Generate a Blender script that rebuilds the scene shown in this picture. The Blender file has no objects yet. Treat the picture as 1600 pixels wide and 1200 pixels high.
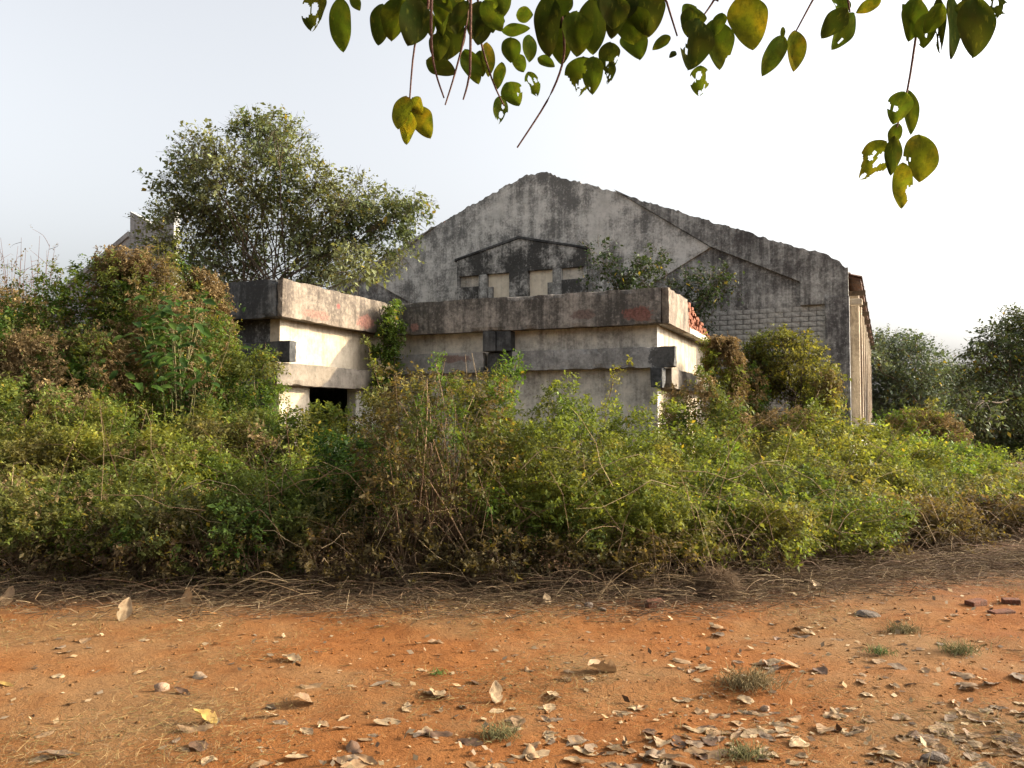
import bpy, math
import numpy as np
from mathutils import Vector

# ------------------------------------------------------------------ camera, sky, sun, exposure
S = bpy.context.scene
COL = S.collection
FPX, HORIZON = 1256.0, 650.0                     # focal length and horizon row of the 1600 x 1200 photograph
PITCH = math.atan((HORIZON - 600) / FPX)
EYE = np.array([0, 0, 1.6])
cam = bpy.data.cameras.new('camera')
cam.sensor_width = 36.0
cam.lens = 36.0 * FPX / 1600
cam.clip_end = 3000
camera = bpy.data.objects.new('camera', cam)
COL.objects.link(camera)
camera.location = EYE
camera.rotation_euler = (math.radians(90) + PITCH, 0, 0)
S.camera = camera

SUN_EL, SUN_AZ = math.radians(21), math.radians(7)     # azimuth counted from +X towards +Y
world = bpy.data.worlds.new('World')
S.world = world
world.use_nodes = True
wn = world.node_tree
sky = wn.nodes.new('ShaderNodeTexSky')
sky.sky_type = 'NISHITA'
sky.sun_disc = False
sky.sun_elevation = SUN_EL
sky.sun_rotation = math.radians(90) - SUN_AZ
sky.air_density = 1.0
sky.dust_density = 8.0
sky.ozone_density = 1.0
bg = wn.nodes['Background']
bg.inputs['Strength'].default_value = 0.15
hsv = wn.nodes.new('ShaderNodeHueSaturation')          # hazy winter air: the sky is pale all round
hsv.inputs['Saturation'].default_value = 0.22
wn.links.new(sky.outputs[0], hsv.inputs['Color'])
wn.links.new(hsv.outputs[0], bg.inputs[0])
sun = bpy.data.lights.new('sun', 'SUN')
sun.energy = 3.0
sun.angle = math.radians(0.7)
sun.color = (1.0, 0.81, 0.54)
sun_o = bpy.data.objects.new('sun', sun)
COL.objects.link(sun_o)
sun_dir = Vector((math.cos(SUN_EL) * math.cos(SUN_AZ), math.cos(SUN_EL) * math.sin(SUN_AZ), math.sin(SUN_EL)))
sun_o.rotation_euler = sun_dir.to_track_quat('Z', 'Y').to_euler()
sun_o.location = (30, 0, 20)
S.view_settings.view_transform = 'Standard'
S.view_settings.look = 'None'
S.view_settings.exposure = 1.58
S.view_settings.gamma = 1.0
S.cycles.max_bounces = 6
S.cycles.diffuse_bounces = 3
S.cycles.transmission_bounces = 4
S.cycles.use_denoising = True

# ------------------------------------------------------------------ helpers
CF = np.array([0, math.cos(PITCH), math.sin(PITCH)])
CU = np.array([0, -math.sin(PITCH), math.cos(PITCH)])
CR = np.array([1.0, 0, 0])


def at(x, y, Y):
    d = CR * (x - 800) / FPX + CU * (600 - y) / FPX + CF
    return EYE + d * (Y / d[1])


def on_ground(x, y):
    d = CR * (x - 800) / FPX + CU * (600 - y) / FPX + CF
    return EYE + d * (-EYE[2] / d[2])


_lat = np.random.default_rng(7).random((32, 32, 32))


def vnoise(P, scale=1.0, seed=0):
    P = np.asarray(P, float) * scale + np.array([seed * 3.7, seed * 7.3, seed * 1.9])
    i = np.floor(P).astype(int)
    f = P - i
    f = f * f * (3 - 2 * f)
    out = 0
    for dx in (0, 1):
        for dy in (0, 1):
            for dz in (0, 1):
                w = (f[..., 0] if dx else 1 - f[..., 0]) * (f[..., 1] if dy else 1 - f[..., 1]) * (f[..., 2] if dz else 1 - f[..., 2])
                out = out + w * _lat[(i[..., 0] + dx) % 32, (i[..., 1] + dy) % 32, (i[..., 2] + dz) % 32]
    return out


def fbm(P, scale=1.0, seed=0):
    return (vnoise(P, scale, seed) + .5 * vnoise(P, scale * 2.1, seed + 1) + .25 * vnoise(P, scale * 4.3, seed + 2)) / 1.75


def norm(a):
    return a / np.maximum(np.linalg.norm(a, axis=-1, keepdims=True), 1e-9)


def npmesh(name, V, Q, tint=None, smooth=False):
    me = bpy.data.meshes.new(name)
    V = np.ascontiguousarray(V, np.float32)
    Q = np.ascontiguousarray(Q, np.int32)
    k = Q.shape[1]
    me.vertices.add(len(V))
    me.vertices.foreach_set('co', V.ravel())
    me.loops.add(Q.size)
    me.loops.foreach_set('vertex_index', Q.ravel())
    me.polygons.add(len(Q))
    me.polygons.foreach_set('loop_start', np.arange(0, Q.size, k, dtype=np.int32))
    if smooth:
        me.polygons.foreach_set('use_smooth', np.ones(len(Q), bool))
    if tint is not None:
        a = me.attributes.new('tint', 'FLOAT_COLOR', 'POINT')
        t = np.ones((len(V), 4), np.float32)
        t[:, :3] = tint
        a.data.foreach_set('color', t.ravel())
    me.update(calc_edges=True)
    me.validate()
    return me


def obj(name, me, mat=None, parent=None, loc=None, rot=None):
    o = bpy.data.objects.new(name, me)
    COL.objects.link(o)
    if mat is not None and me is not None and not me.materials:
        me.materials.append(mat)
    if parent is not None:
        o.parent = parent
    if loc is not None:
        o.location = loc
    if rot is not None:
        o.rotation_euler = rot
    return o


def tag(o, label=None, cat=None, group=None, kind=None):
    if label:
        o['label'] = label
    if cat:
        o['category'] = cat
    if group:
        o['group'] = group
    if kind:
        o['kind'] = kind
    return o


def thing(name, label, cat, loc=(0, 0, 0), rotz=0, group=None):
    o = obj(name, None, loc=loc, rot=(0, 0, rotz))
    o.empty_display_size = .2
    return tag(o, label, cat, group)


class MB:
    """collects boxes and prisms in local coordinates; build() links ONE mesh object"""

    def __init__(s):
        s.v, s.f = [], []

    def box(s, x0, x1, y0, y1, z0, z1):
        b = len(s.v)
        s.v += [(x0, y0, z0), (x1, y0, z0), (x1, y1, z0), (x0, y1, z0), (x0, y0, z1), (x1, y0, z1), (x1, y1, z1), (x0, y1, z1)]
        s.f += [tuple(b + i for i in q) for q in ((0, 3, 2, 1), (4, 5, 6, 7), (0, 1, 5, 4), (1, 2, 6, 5), (2, 3, 7, 6), (3, 0, 4, 7))]
        return s

    def rbox(s, x0, x1, y0, y1, z0, z1, cell=.09, amp=.006):
        """a box of small faces: slightly uneven, with chipped edges"""
        lo, hi = np.array([x0, y0, z0], float), np.array([x1, y1, z1], float)
        mid = (lo + hi) / 2
        for ax in range(3):
            u, v = [(1, 2), (2, 0), (0, 1)][ax]
            nu, nv = (max(2, int((hi[k] - lo[k]) / cell)) for k in (u, v))
            for side in (0, 1):
                b = len(s.v)
                A, B = np.meshgrid(np.linspace(lo[u], hi[u], nu + 1), np.linspace(lo[v], hi[v], nv + 1), indexing='ij')
                P = np.empty(A.shape + (3,))
                P[..., u], P[..., v], P[..., ax] = A, B, (hi if side else lo)[ax]
                ext = (np.abs(P - lo) < 1e-6) | (np.abs(P - hi) < 1e-6)
                edge = ext.sum(-1) >= 2
                chip = np.clip(fbm(P, 3.1, 17) - .52, 0, 1) * .17 + np.clip(vnoise(P, 9.0, 5) - .6, 0, 1) * .06
                D = np.stack([fbm(P, 4.0, k) - .5 for k in (61, 64, 67)], -1) * 2 * amp
                pull = -np.sign(P - mid) * ext * (edge * np.minimum(chip, .032))[..., None]
                P = P + D * ext + pull
                s.v += [tuple(p) for p in P.reshape(-1, 3)]
                for i in range(nu):
                    for j in range(nv):
                        q = b + i * (nv + 1) + j
                        f = (q, q + nv + 1, q + nv + 2, q + 1)
                        s.f.append(f if side else f[::-1])
        return s

    def prism(s, poly, y0, y1):
        """polygon in (x, z), counter-clockwise seen from -y, extruded from y0 to y1"""
        b, n = len(s.v), len(poly)
        s.v += [(x, y0, z) for x, z in poly] + [(x, y1, z) for x, z in poly]
        s.f.append(tuple(b + i for i in range(n)))
        s.f.append(tuple(b + n + i for i in reversed(range(n))))
        for i in range(n):
            j = (i + 1) % n
            s.f.append((b + j, b + i, b + n + i, b + n + j))
        return s

    def build(s, name, mat, parent=None, bevel=0.0, loc=None, rough=0.0, cell=.35):
        me = bpy.data.meshes.new(name)
        me.from_pydata(s.v, [], s.f)
        o = obj(name, me, mat, parent, loc)
        if bevel:
            m = o.modifiers.new('bevel', 'BEVEL')
            m.width = bevel
            m.segments = 2
            m.limit_method = 'ANGLE'
        return o


def tubes(P, R, k=4):
    """P (N,S,3) paths, R (N,S) radii -> verts, quads"""
    N, n, _ = P.shape
    T = norm(np.gradient(P, axis=1))
    ref = np.where(np.abs(T[..., 2:3]) > .9, np.array([1.0, 0, 0]), np.array([0, 0, 1.0]))
    A = norm(np.cross(T, ref))
    B = np.cross(T, A)
    ang = np.arange(k) / k * 2 * math.pi
    V = P[:, :, None] + R[:, :, None, None] * (A[:, :, None] * np.cos(ang)[:, None] + B[:, :, None] * np.sin(ang)[:, None])
    idx = np.arange(N * n * k).reshape(N, n, k)
    a = idx[:, :-1]
    b = idx[:, 1:]
    Q = np.stack([a, np.roll(a, -1, 2), np.roll(b, -1, 2), b], -1).reshape(-1, 4)
    return V.reshape(-1, 3), Q


def leaves(p, a, s, L, W, droop=0.1):
    L = np.broadcast_to(L, p.shape[:1])[:, None]
    W = np.broadcast_to(W, p.shape[:1])[:, None]
    mid = p + a * L * .45
    V = np.stack([p, mid + s * W * .5, p + a * L - np.array([0, 0, 1.0]) * L * droop, mid - s * W * .5], 1).reshape(-1, 3)
    return V, np.arange(len(V)).reshape(-1, 4)


def sprigs(rng, pos, dirs, ln, K, leaf, wr=.5, spread=.9):
    """K leaves set spirally along each sprig axis; returns leaf verts, quads, and sprig index of each leaf"""
    N = len(pos)
    dirs = norm(dirs)
    ref = norm(rng.normal(size=(N, 3)))
    A = norm(np.cross(dirs, ref))
    B = np.cross(dirs, A)
    k = np.arange(K)
    t = (k + .6) / K
    ph = k * 2.4 + rng.random((N, 1)) * 6.28
    rad = A[:, None] * np.cos(ph)[..., None] + B[:, None] * np.sin(ph)[..., None]
    bend = np.array([0, 0, -1.0]) * (ln[:, None, None] * .25 * (t ** 2)[None, :, None])
    p = pos[:, None] + dirs[:, None] * (ln[:, None] * t[None])[..., None] + bend
    a = norm(rad * spread + dirs[:, None] * .5 + rng.normal(size=(N, K, 3)) * .25)
    s = norm(np.cross(a, norm(np.array([0, 0, 1.0]) + rng.normal(size=(N, K, 3)) * .5)))
    L = leaf * (.6 + .7 * rng.random((N, K))) * (.7 + .95 * rng.random((N, 1)) ** 2.5)
    V, Q = leaves(p.reshape(-1, 3), a.reshape(-1, 3), s.reshape(-1, 3), L.ravel(), L.ravel() * wr, .15)
    return V, Q, np.repeat(np.arange(N), K)


def sprig_stems(pos, dirs, ln, r=.002):
    t = np.array([0, .5, 1.0])
    P = pos[:, None] + norm(dirs)[:, None] * (ln[:, None] * t)[..., None]
    P[..., 2] -= ln[:, None] * .25 * t ** 2
    R = np.broadcast_to(np.array([1, .8, .4]) * r, P.shape[:2])
    return tubes(P, R, 3)


def merge(parts):
    Vs, Qs, Ts, b = [], [], [], 0
    for V, Q, T in parts:
        Vs.append(V)
        Qs.append(Q + b)
        Ts.append(np.broadcast_to(T, V.shape))
        b += len(V)
    return np.concatenate(Vs), np.concatenate(Qs), np.concatenate(Ts)


# ------------------------------------------------------------------ materials
def new_mat(name):
    m = bpy.data.materials.new(name)
    m.use_nodes = True
    nt = m.node_tree
    nt.nodes.clear()
    out = nt.nodes.new('ShaderNodeOutputMaterial')
    return m, nt, out


class N:
    """small node-tree writer"""

    def __init__(s, nt):
        s.nt = nt

    def node(s, typ, **kw):
        n = s.nt.nodes.new('ShaderNode' + typ)
        for k, v in kw.items():
            setattr(n, k, v)
        return n

    def link(s, a, b):
        s.nt.links.new(a, b)

    def coords(s, scale=(1, 1, 1), kind='Object'):
        t = s.node('TexCoord')
        m = s.node('Mapping')
        m.inputs['Scale'].default_value = scale
        s.link(t.outputs[kind], m.inputs[0])
        return m.outputs[0]

    def noise(s, vec, scale, detail=4, rough=.6):
        n = s.node('TexNoise')
        n.inputs['Scale'].default_value = scale
        n.inputs['Detail'].default_value = detail
        n.inputs['Roughness'].default_value = rough
        s.link(vec, n.inputs['Vector'])
        return n.outputs['Fac']

    def ramp(s, fac, lo, hi, a=0.0, b=1.0):
        r = s.node('MapRange')
        r.interpolation_type = 'SMOOTHSTEP'
        for i, v in zip(('From Min', 'From Max', 'To Min', 'To Max'), (lo, hi, a, b)):
            r.inputs[i].default_value = v
        s.link(fac, r.inputs['Value'])
        return r.outputs[0]

    def math(s, op, a, b):
        m = s.node('Math', operation=op)
        for i, v in enumerate((a, b)):
            if isinstance(v, (int, float)):
                m.inputs[i].default_value = v
            else:
                s.link(v, m.inputs[i])
        return m.outputs[0]

    def mix(s, fac, a, b, mode='MIX'):
        m = s.node('Mix', data_type='RGBA', blend_type=mode)
        for i, v in ((0, fac), (6, a), (7, b)):
            if isinstance(v, (int, float)):
                m.inputs[i].default_value = v
            elif isinstance(v, tuple):
                m.inputs[i].default_value = (*v, 1)
            else:
                s.link(v, m.inputs[i])
        return m.outputs[2]

    def bump(s, h, strength, dist):
        b = s.node('Bump')
        b.inputs['Strength'].default_value = strength
        b.inputs['Distance'].default_value = dist
        s.link(h, b.inputs['Height'])
        return b.outputs[0]

    def bsdf(s, col, rough, normal, out, spec=.25):
        p = s.node('BsdfPrincipled')
        if isinstance(col, tuple):
            p.inputs['Base Color'].default_value = (*col, 1)
        else:
            s.link(col, p.inputs['Base Color'])
        p.inputs['Roughness'].default_value = rough
        p.inputs['Specular IOR Level'].default_value = spec
        if normal is not None:
            s.link(normal, p.inputs['Normal'])
        s.link(p.outputs[0], out.inputs[0])
        return p


def concrete(name, light, mid, stain, cover=.5, streak=.5, patches=(), grain=.5, soft=.16, blot=.55):
    """weathered plaster: pale ground, large grey blotches, vertical algae streaks, fine speckle, given bare patches"""
    m, nt, out = new_mat(name)
    n = N(nt)
    c = n.coords()
    big = n.noise(c, blot, 5, .65)
    streaks = n.noise(n.coords((3.2, 3.2, .22)), 1.7, 6, .7)
    fine = n.noise(c, 14, 6, .75)
    med = n.noise(c, 3.0, 6, .7)
    col = n.mix(n.ramp(med, .35, .65), light, mid)
    mask = n.math('ADD', n.math('MULTIPLY', big, 1 - streak), n.math('MULTIPLY', streaks, streak))
    mask = n.math('ADD', mask, n.math('MULTIPLY', n.math('SUBTRACT', fine, .5), .35))
    mask = n.math('ADD', mask, n.math('MULTIPLY', n.math('SUBTRACT', med, .5), .25))
    t = 1 - cover
    col = n.mix(n.ramp(mask, t * .4 + .3 - soft * .5, t * .4 + .3 + soft * .5, 0, .93), col, stain)
    col = n.mix(n.ramp(fine, .56, .72, 0, grain * .6), col, tuple(x * .35 for x in mid))
    col = n.mix(n.ramp(fine, .44, .28, 0, grain * .5), col, tuple(min(.8, x * 1.5) for x in light))
    for (loc, rad, pc) in patches:
        d = n.node('VectorMath', operation='SUBTRACT')
        n.link(c, d.inputs[0])
        d.inputs[1].default_value = loc
        sc = n.node('VectorMath', operation='DIVIDE')
        n.link(d.outputs[0], sc.inputs[0])
        sc.inputs[1].default_value = rad
        ln = n.node('VectorMath', operation='LENGTH')
        n.link(sc.outputs[0], ln.inputs[0])
        f = n.math('ADD', ln.outputs['Value'], n.math('MULTIPLY', n.math('SUBTRACT', med, .5), 2.4))
        f = n.math('ADD', f, n.math('MULTIPLY', n.math('SUBTRACT', fine, .5), 1.4))
        col = n.mix(n.ramp(f, 1.06, .80, 0, .88), col, n.mix(n.ramp(fine, .35, .65), pc, tuple(x * .5 for x in pc)))
    h = n.math('ADD', n.math('MULTIPLY', fine, .7), med)
    n.bsdf(col, .92, n.bump(h, .6, .02), out, .15)
    return m


def leaf_mat(name, trans=.48, gloss=.35, warm=(1.25, 1.15, .6)):
    m, nt, out = new_mat(name)
    n = N(nt)
    a = n.node('Attribute')
    a.attribute_name = 'tint'
    col = a.outputs['Color']
    p = n.node('BsdfPrincipled')
    n.link(col, p.inputs['Base Color'])
    p.inputs['Roughness'].default_value = .62
    p.inputs['Specular IOR Level'].default_value = gloss * .5
    t = n.node('BsdfTranslucent')
    n.link(n.mix(1.0, col, warm, 'MULTIPLY'), t.inputs[0])
    mx = n.node('MixShader')
    mx.inputs[0].default_value = trans
    n.link(p.outputs[0], mx.inputs[1])
    n.link(t.outputs[0], mx.inputs[2])
    n.link(mx.outputs[0], out.inputs[0])
    return m


def tint_mat(name, rough=.85):
    m, nt, out = new_mat(name)
    n = N(nt)
    a = n.node('Attribute')
    a.attribute_name = 'tint'
    n.bsdf(a.outputs['Color'], rough, None, out, .2)
    return m


def rough_mat(name, c1, c2, scale=8, bump=.5, stretch=(1, 1, 1), rough=.85):
    m, nt, out = new_mat(name)
    n = N(nt)
    c = n.coords(stretch)
    a = n.noise(c, scale, 6, .7)
    b = n.noise(c, scale * 4, 4, .7)
    col = n.mix(n.ramp(n.math('ADD', n.math('MULTIPLY', a, .7), n.math('MULTIPLY', b, .3)), .35, .65), c1, c2)
    n.bsdf(col, rough, n.bump(n.math('ADD', a, b), bump, .02), out, .2)
    return m


M_GABLE = concrete('weathered_grey_plaster', (.55, .54, .505), (.42, .415, .385), (.11, .11, .105), .48, .34, grain=.9, soft=.2, blot=.5)
M_GABLE_LOW = concrete('stained_grey_plaster', (.50, .50, .47), (.33, .33, .31), (.05, .046, .045), .60, .5, grain=.7, soft=.3)
M_BLOCK = concrete('grey_block_plaster', (.46, .46, .43), (.32, .32, .30), (.06, .06, .058), .5, .4, grain=.6, soft=.3)
M_PILASTER = concrete('algae_dark_plaster', (.46, .46, .44), (.29, .29, .28), (.045, .042, .043), .66, .45, grain=.8, soft=.3)
M_PEDIMENT = concrete('black_stained_plaster', (.46, .45, .42), (.30, .295, .275), (.028, .028, .027), .66, .3, grain=.5, soft=.2, blot=.8)
M_CREAM = concrete('cream_limewash', (.52, .44, .33), (.43, .36, .27), (.17, .145, .11), .34, .6, grain=.25, soft=.3)
M_RECESS = concrete('pale_cream_recess', (.72, .65, .52), (.64, .57, .45), (.35, .31, .25), .25, .6, grain=.2, soft=.3)
M_CREAM_DIRTY = concrete('dirty_cream_limewash', (.60, .56, .48), (.48, .45, .39), (.12, .11, .10), .40, .45, grain=.4, soft=.3)
M_FASCIA = concrete('brown_grey_fascia', (.38, .34, .295), (.25, .225, .195), (.05, .046, .041), .56, .45, grain=.7, soft=.25,
                    patches=(((-.62, 0, 3.80), (.34, .6, .17), (.23, .10, .078)), ((-1.9, 0, 3.85), (.25, .6, .12), (.19, .135, .115)), ((-6.2, 0, 3.74), (.14, .6, .12), (.40, .22, .18))))
M_FASCIA_DARK = concrete('black_grey_fascia', (.19, .19, .185), (.13, .13, .128), (.035, .036, .036), .6, .6, grain=.6, soft=.25)
M_FASCIA_PINK = concrete('pinkish_worn_fascia', (.27, .225, .175), (.20, .16, .122), (.06, .05, .042), .52, .35, grain=.6, soft=.25,
                         patches=(((-6.9, -1.1, 3.80), (.6, .35, .18), (.25, .12, .095)), ((-6.9, -2.2, 4.02), (.6, .06, .06), (.34, .09, .08)), ((-6.9, -3.0, 3.74), (.6, .5, .1), (.25, .15, .115))))
M_BAND = concrete('grey_pebble_band', (.36, .35, .33), (.27, .262, .248), (.09, .088, .084), .40, .3, grain=1.0, soft=.3,
                  patches=(((.0, .1, 2.84), (.42, .6, .45), (.07, .07, .068)), ((-4.2, .1, 2.6), (.5, .6, .2), (.05, .05, .048)), ((-5.2, .1, 2.95), (.5, .6, .12), (.21, .14, .12))))
M_BAND_SUNLIT = concrete('sunlit_pebble_band', (.24, .205, .165), (.17, .145, .115), (.07, .062, .052), .42, .3, grain=1.0, soft=.3)  # copy of the grey band, toned darker and tan for its sunlit faces
M_BAND_DARK = concrete('black_mould_band', (.12, .12, .118), (.085, .085, .083), (.025, .026, .027), .6, .5, grain=.5, soft=.3)
M_SLAB = concrete('sooty_soffit', (.26, .235, .20), (.18, .165, .14), (.07, .065, .06), .45, .2, grain=.5)
M_BRICK = rough_mat('broken_red_brick', (.28, .105, .058), (.14, .052, .032), 9, .8)
M_OLDBRICK = rough_mat('earthy_brick', (.20, .075, .04), (.10, .05, .03), 14, .9)
M_TILE = rough_mat('old_clay_tile', (.16, .075, .045), (.055, .045, .04), 6, .7)
M_FARWALL = concrete('far_grey_plaster', (.36, .36, .345), (.30, .30, .29), (.17, .17, .165), .4, .5, grain=.3)
M_BARK = rough_mat('grey_brown_bark', (.13, .095, .065), (.06, .045, .032), 14, .8, (1, 1, .25))
M_TWIG = rough_mat('purple_brown_twig', (.15, .075, .05), (.07, .035, .03), 30, .4)
M_STONE = rough_mat('pale_stone', (.33, .22, .145), (.22, .14, .09), 14, .5)
M_GREYSTONE = rough_mat('grey_stone', (.19, .15, .12), (.10, .075, .055), 14, .9)
M_LEAF = leaf_mat('shrub_leaf')
M_TREELEAF = leaf_mat('tree_leaf', .3, .5)
M_HANGLEAF = leaf_mat('thick_leathery_leaf', .5, .0, (1.7, 1.5, .5))
def mottle(m, scale, dark):
    n = N(m.node_tree)
    at_ = next(x for x in m.node_tree.nodes if x.type == 'ATTRIBUTE')
    pb = next(x for x in m.node_tree.nodes if x.type == 'BSDF_PRINCIPLED')
    mul = next(x for x in m.node_tree.nodes if x.type == 'MIX')
    c = n.coords()
    f = n.noise(c, scale, 5, .7)
    g = n.noise(n.coords((1, .35, 1)), scale * 2.2, 3, .6)
    col = n.mix(n.ramp(f, .42, .68, 0, .75), at_.outputs['Color'], dark)
    col = n.mix(n.ramp(g, .55, .72, 0, .35), col, (.16, .17, .03))
    n.link(col, pb.inputs['Base Color'])
    n.link(col, mul.inputs[6])
    n.link(n.bump(n.math('ADD', f, g), .35, .004), pb.inputs['Normal'])


mottle(M_HANGLEAF, 32, (.030, .040, .010))
M_FLUFF = leaf_mat('dried_creeper_fluff', .35, .1, (1.1, 1.0, .8))
M_STRAW = tint_mat('dry_straw')
M_STEM = tint_mat('woody_stem')


def make_soil():
    m, nt, out = new_mat('red_laterite_soil')
    n = N(nt)
    c = n.coords()
    big = n.noise(c, .55, 4, .6)
    med = n.noise(n.coords((1, 1.6, 1)), 2.6, 6, .7)
    fine = n.noise(c, 22, 6, .75)
    grit = n.noise(c, 90, 3, .7)
    col = n.mix(n.ramp(med, .3, .7), (.182, .067, .018), (.235, .095, .028))
    col = n.mix(n.ramp(big, .42, .62), col, (.215, .112, .045))
    col = n.mix(n.ramp(fine, .5, .75, 0, .6), col, (.115, .042, .018))
    col = n.mix(n.ramp(fine, .42, .25, 0, .5), col, (.29, .155, .062))
    # dry straw-coloured litter along the edge of the thicket and in patches
    sep = n.node('SeparateXYZ')
    n.link(c, sep.inputs[0])
    edge = n.math('SUBTRACT', sep.outputs['Y'], n.math('MULTIPLY', n.math('MAXIMUM', n.math('SUBTRACT', sep.outputs['X'], 1.5), 0.0), .25))
    edge = n.math('ADD', edge, n.math('MULTIPLY', n.math('SUBTRACT', med, .5), 3.2))
    litter = n.mix(n.ramp(fine, .35, .65), (.125, .072, .04), (.065, .038, .024))
    col = n.mix(n.ramp(edge, 6.2, 7.5, 0, .92), col, litter)
    col = n.mix(n.ramp(n.math('ADD', big, n.math('MULTIPLY', n.math('SUBTRACT', fine, .5), .5)), .52, .70, 0, .55), col, (.19, .11, .05))
    col = n.mix(n.ramp(grit, .62, .75, 0, .7), col, (.08, .032, .016))
    h = n.math('ADD', n.math('ADD', fine, n.math('MULTIPLY', grit, .35)), n.math('MULTIPLY', med, 1.2))
    n.bsdf(col, .95, n.bump(h, .9, .025), out, .1)
    return m


M_SOIL = make_soil()


def make_dryleaf():
    m, nt, out = new_mat('fallen_leaf')
    n = N(nt)
    c = n.coords()
    oi = n.node('ObjectInfo')
    r = oi.outputs['Random']
    f = n.noise(c, 25, 5, .7)
    col = n.mix(n.ramp(f, .35, .7), oi.outputs['Color'], n.mix(.55, oi.outputs['Color'], (.14, .07, .035)))
    p = n.node('BsdfPrincipled')
    n.link(col, p.inputs['Base Color'])
    p.inputs['Roughness'].default_value = .6
    p.inputs['Specular IOR Level'].default_value = .3
    n.link(n.bump(f, .5, .01), p.inputs['Normal'])
    t = n.node('BsdfTranslucent')
    n.link(col, t.inputs[0])
    mx = n.node('MixShader')
    mx.inputs[0].default_value = .2
    n.link(p.outputs[0], mx.inputs[1])
    n.link(t.outputs[0], mx.inputs[2])
    n.link(mx.outputs[0], out.inputs[0])
    return m


M_DRYLEAF = make_dryleaf()


# ------------------------------------------------------------------ ground
def ground_z(x, y):
    P = np.stack([np.asarray(x, float), np.asarray(y, float), np.zeros_like(np.asarray(x, float))], -1)
    near = np.clip((14 - P[..., 1]) / 3, 0, 1) * np.clip((12 - np.abs(P[..., 0])) / 3, 0, 1)
    r = .09 * (fbm(P, .55, 3) - .5) + .035 * (fbm(P, 2.3, 5) - .5) + .016 * (fbm(P, 9, 8) - .5)
    P2 = P * np.array([.25, 1, 1])
    wv = .25 * (vnoise(P2, .9, 15) - .5)
    rut = sum(-.028 * np.exp(-((P[..., 1] - c - wv - .04 * P[..., 0]) / .17) ** 2) + .012 * np.exp(-((P[..., 1] - c - .3 - wv - .04 * P[..., 0]) / .1) ** 2) for c in (4.55, 6.05))
    return near * (r + rut + .03 * (vnoise(P2, 1.3, 11) - .5))


def make_ground():
    xs = np.concatenate([[-900, -300, -120, -60, -35, -24, -17, -13], np.arange(-11, -5, .12), np.arange(-5, 5, .036), np.arange(5, 11.01, .12), [13, 17, 24, 35, 60, 120, 300, 900]])
    ys = np.concatenate([[-300, -60, -15, -5, 0, 1.5], np.arange(2.2, 9, .036), np.arange(9, 14, .15), [15, 17, 20, 25, 32, 45, 70, 120, 250, 600, 1500]])
    X, Y = np.meshgrid(xs, ys)
    V = np.stack([X, Y, ground_z(X, Y)], -1).reshape(-1, 3)
    i = np.arange(len(xs) * len(ys)).reshape(len(ys), len(xs))
    Q = np.stack([i[:-1, :-1], i[:-1, 1:], i[1:, 1:], i[1:, :-1]], -1).reshape(-1, 4)
    o = obj('ground', npmesh('ground', V, Q, smooth=True), M_SOIL)
    tag(o, kind='structure')


make_ground()

# ------------------------------------------------------------------ the hall with the broad gable
HT = math.radians(25.0)
hc = at(1325, 422, 22.3)
hall = thing('gabled_hall', 'large derelict grey hall with broad stained gable behind the flat-roofed annex', 'building', (hc[0], hc[1], 0), -HT)
RC, SL = -9.55, .408                                    # ridge of the roof, local x, and its slope
CX = -10.05                                             # centre line of the gable, local x


def mir(poly):
    return [(2 * CX - x, z) for x, z in reversed(poly)]


rg = np.random.default_rng(3)


def roofline(x0, x1, step=.07, amp=.075, shift=0.0):
    """points of the broken gable edge from x0 to x1"""
    n = max(2, int(abs(x1 - x0) / step))
    out = []
    for x in np.linspace(x0, x1, n):
        d = abs(x - RC)
        z = 9.80 - SL * d
        if x > -.58:
            z -= (x + .58) * .25
        z = min(z, 9.68 - .05 * max(0, .9 - d))
        z += amp * (fbm(np.array([x, 1.3, 0]), 1.6, 21) - .5) * 1.6 + amp * (vnoise(np.array([x, 4.3, 0]), 5.5, 2) - .5) * 1.1 + amp * .75 * (rg.random() - .5)
        out.append((float(x), float(z + shift)))
    return out


base_top = roofline(-.02, 2 * CX + .02, shift=-.02)
MB().prism([(2 * CX + .02, 0), (-.02, 0)] + base_top, .14, .46).build('gable_wall', M_GABLE_LOW, hall)
pan = roofline(-6.76, -13.34)
MB().prism([(-12.7, 4.72), (-7.4, 4.72), (-3.8, 6.67)] + pan + [(-16.3, 6.67)], .075, .136).build('centre_panel', M_GABLE, hall, .008)
ri = roofline(-.0, -6.74)
right_band = [(-.62, 0), (0, 0)] + ri + [(-3.78, 6.67), (-1.27, 5.44), (-1.27, 4.76), (-.62, 4.76)]
MB().prism(right_band, 0, .134).build('rake_band', M_GABLE_LOW, hall, .01)
MB().box(-.60, .015, -.03, .3, 0, 4.95).build('corner_pilaster', M_PILASTER, hall, .012)
le = roofline(-13.36, 2 * CX)
MB().prism([(2 * CX, 0), (2 * CX + .62, 0), (2 * CX + .62, 4.76), (2 * CX + 1.27, 4.76), (2 * CX + 1.27, 5.44), (2 * CX + 3.78, 6.67)] + le, 0, .134).build('rake_band', M_GABLE, hall, .01)
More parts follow.
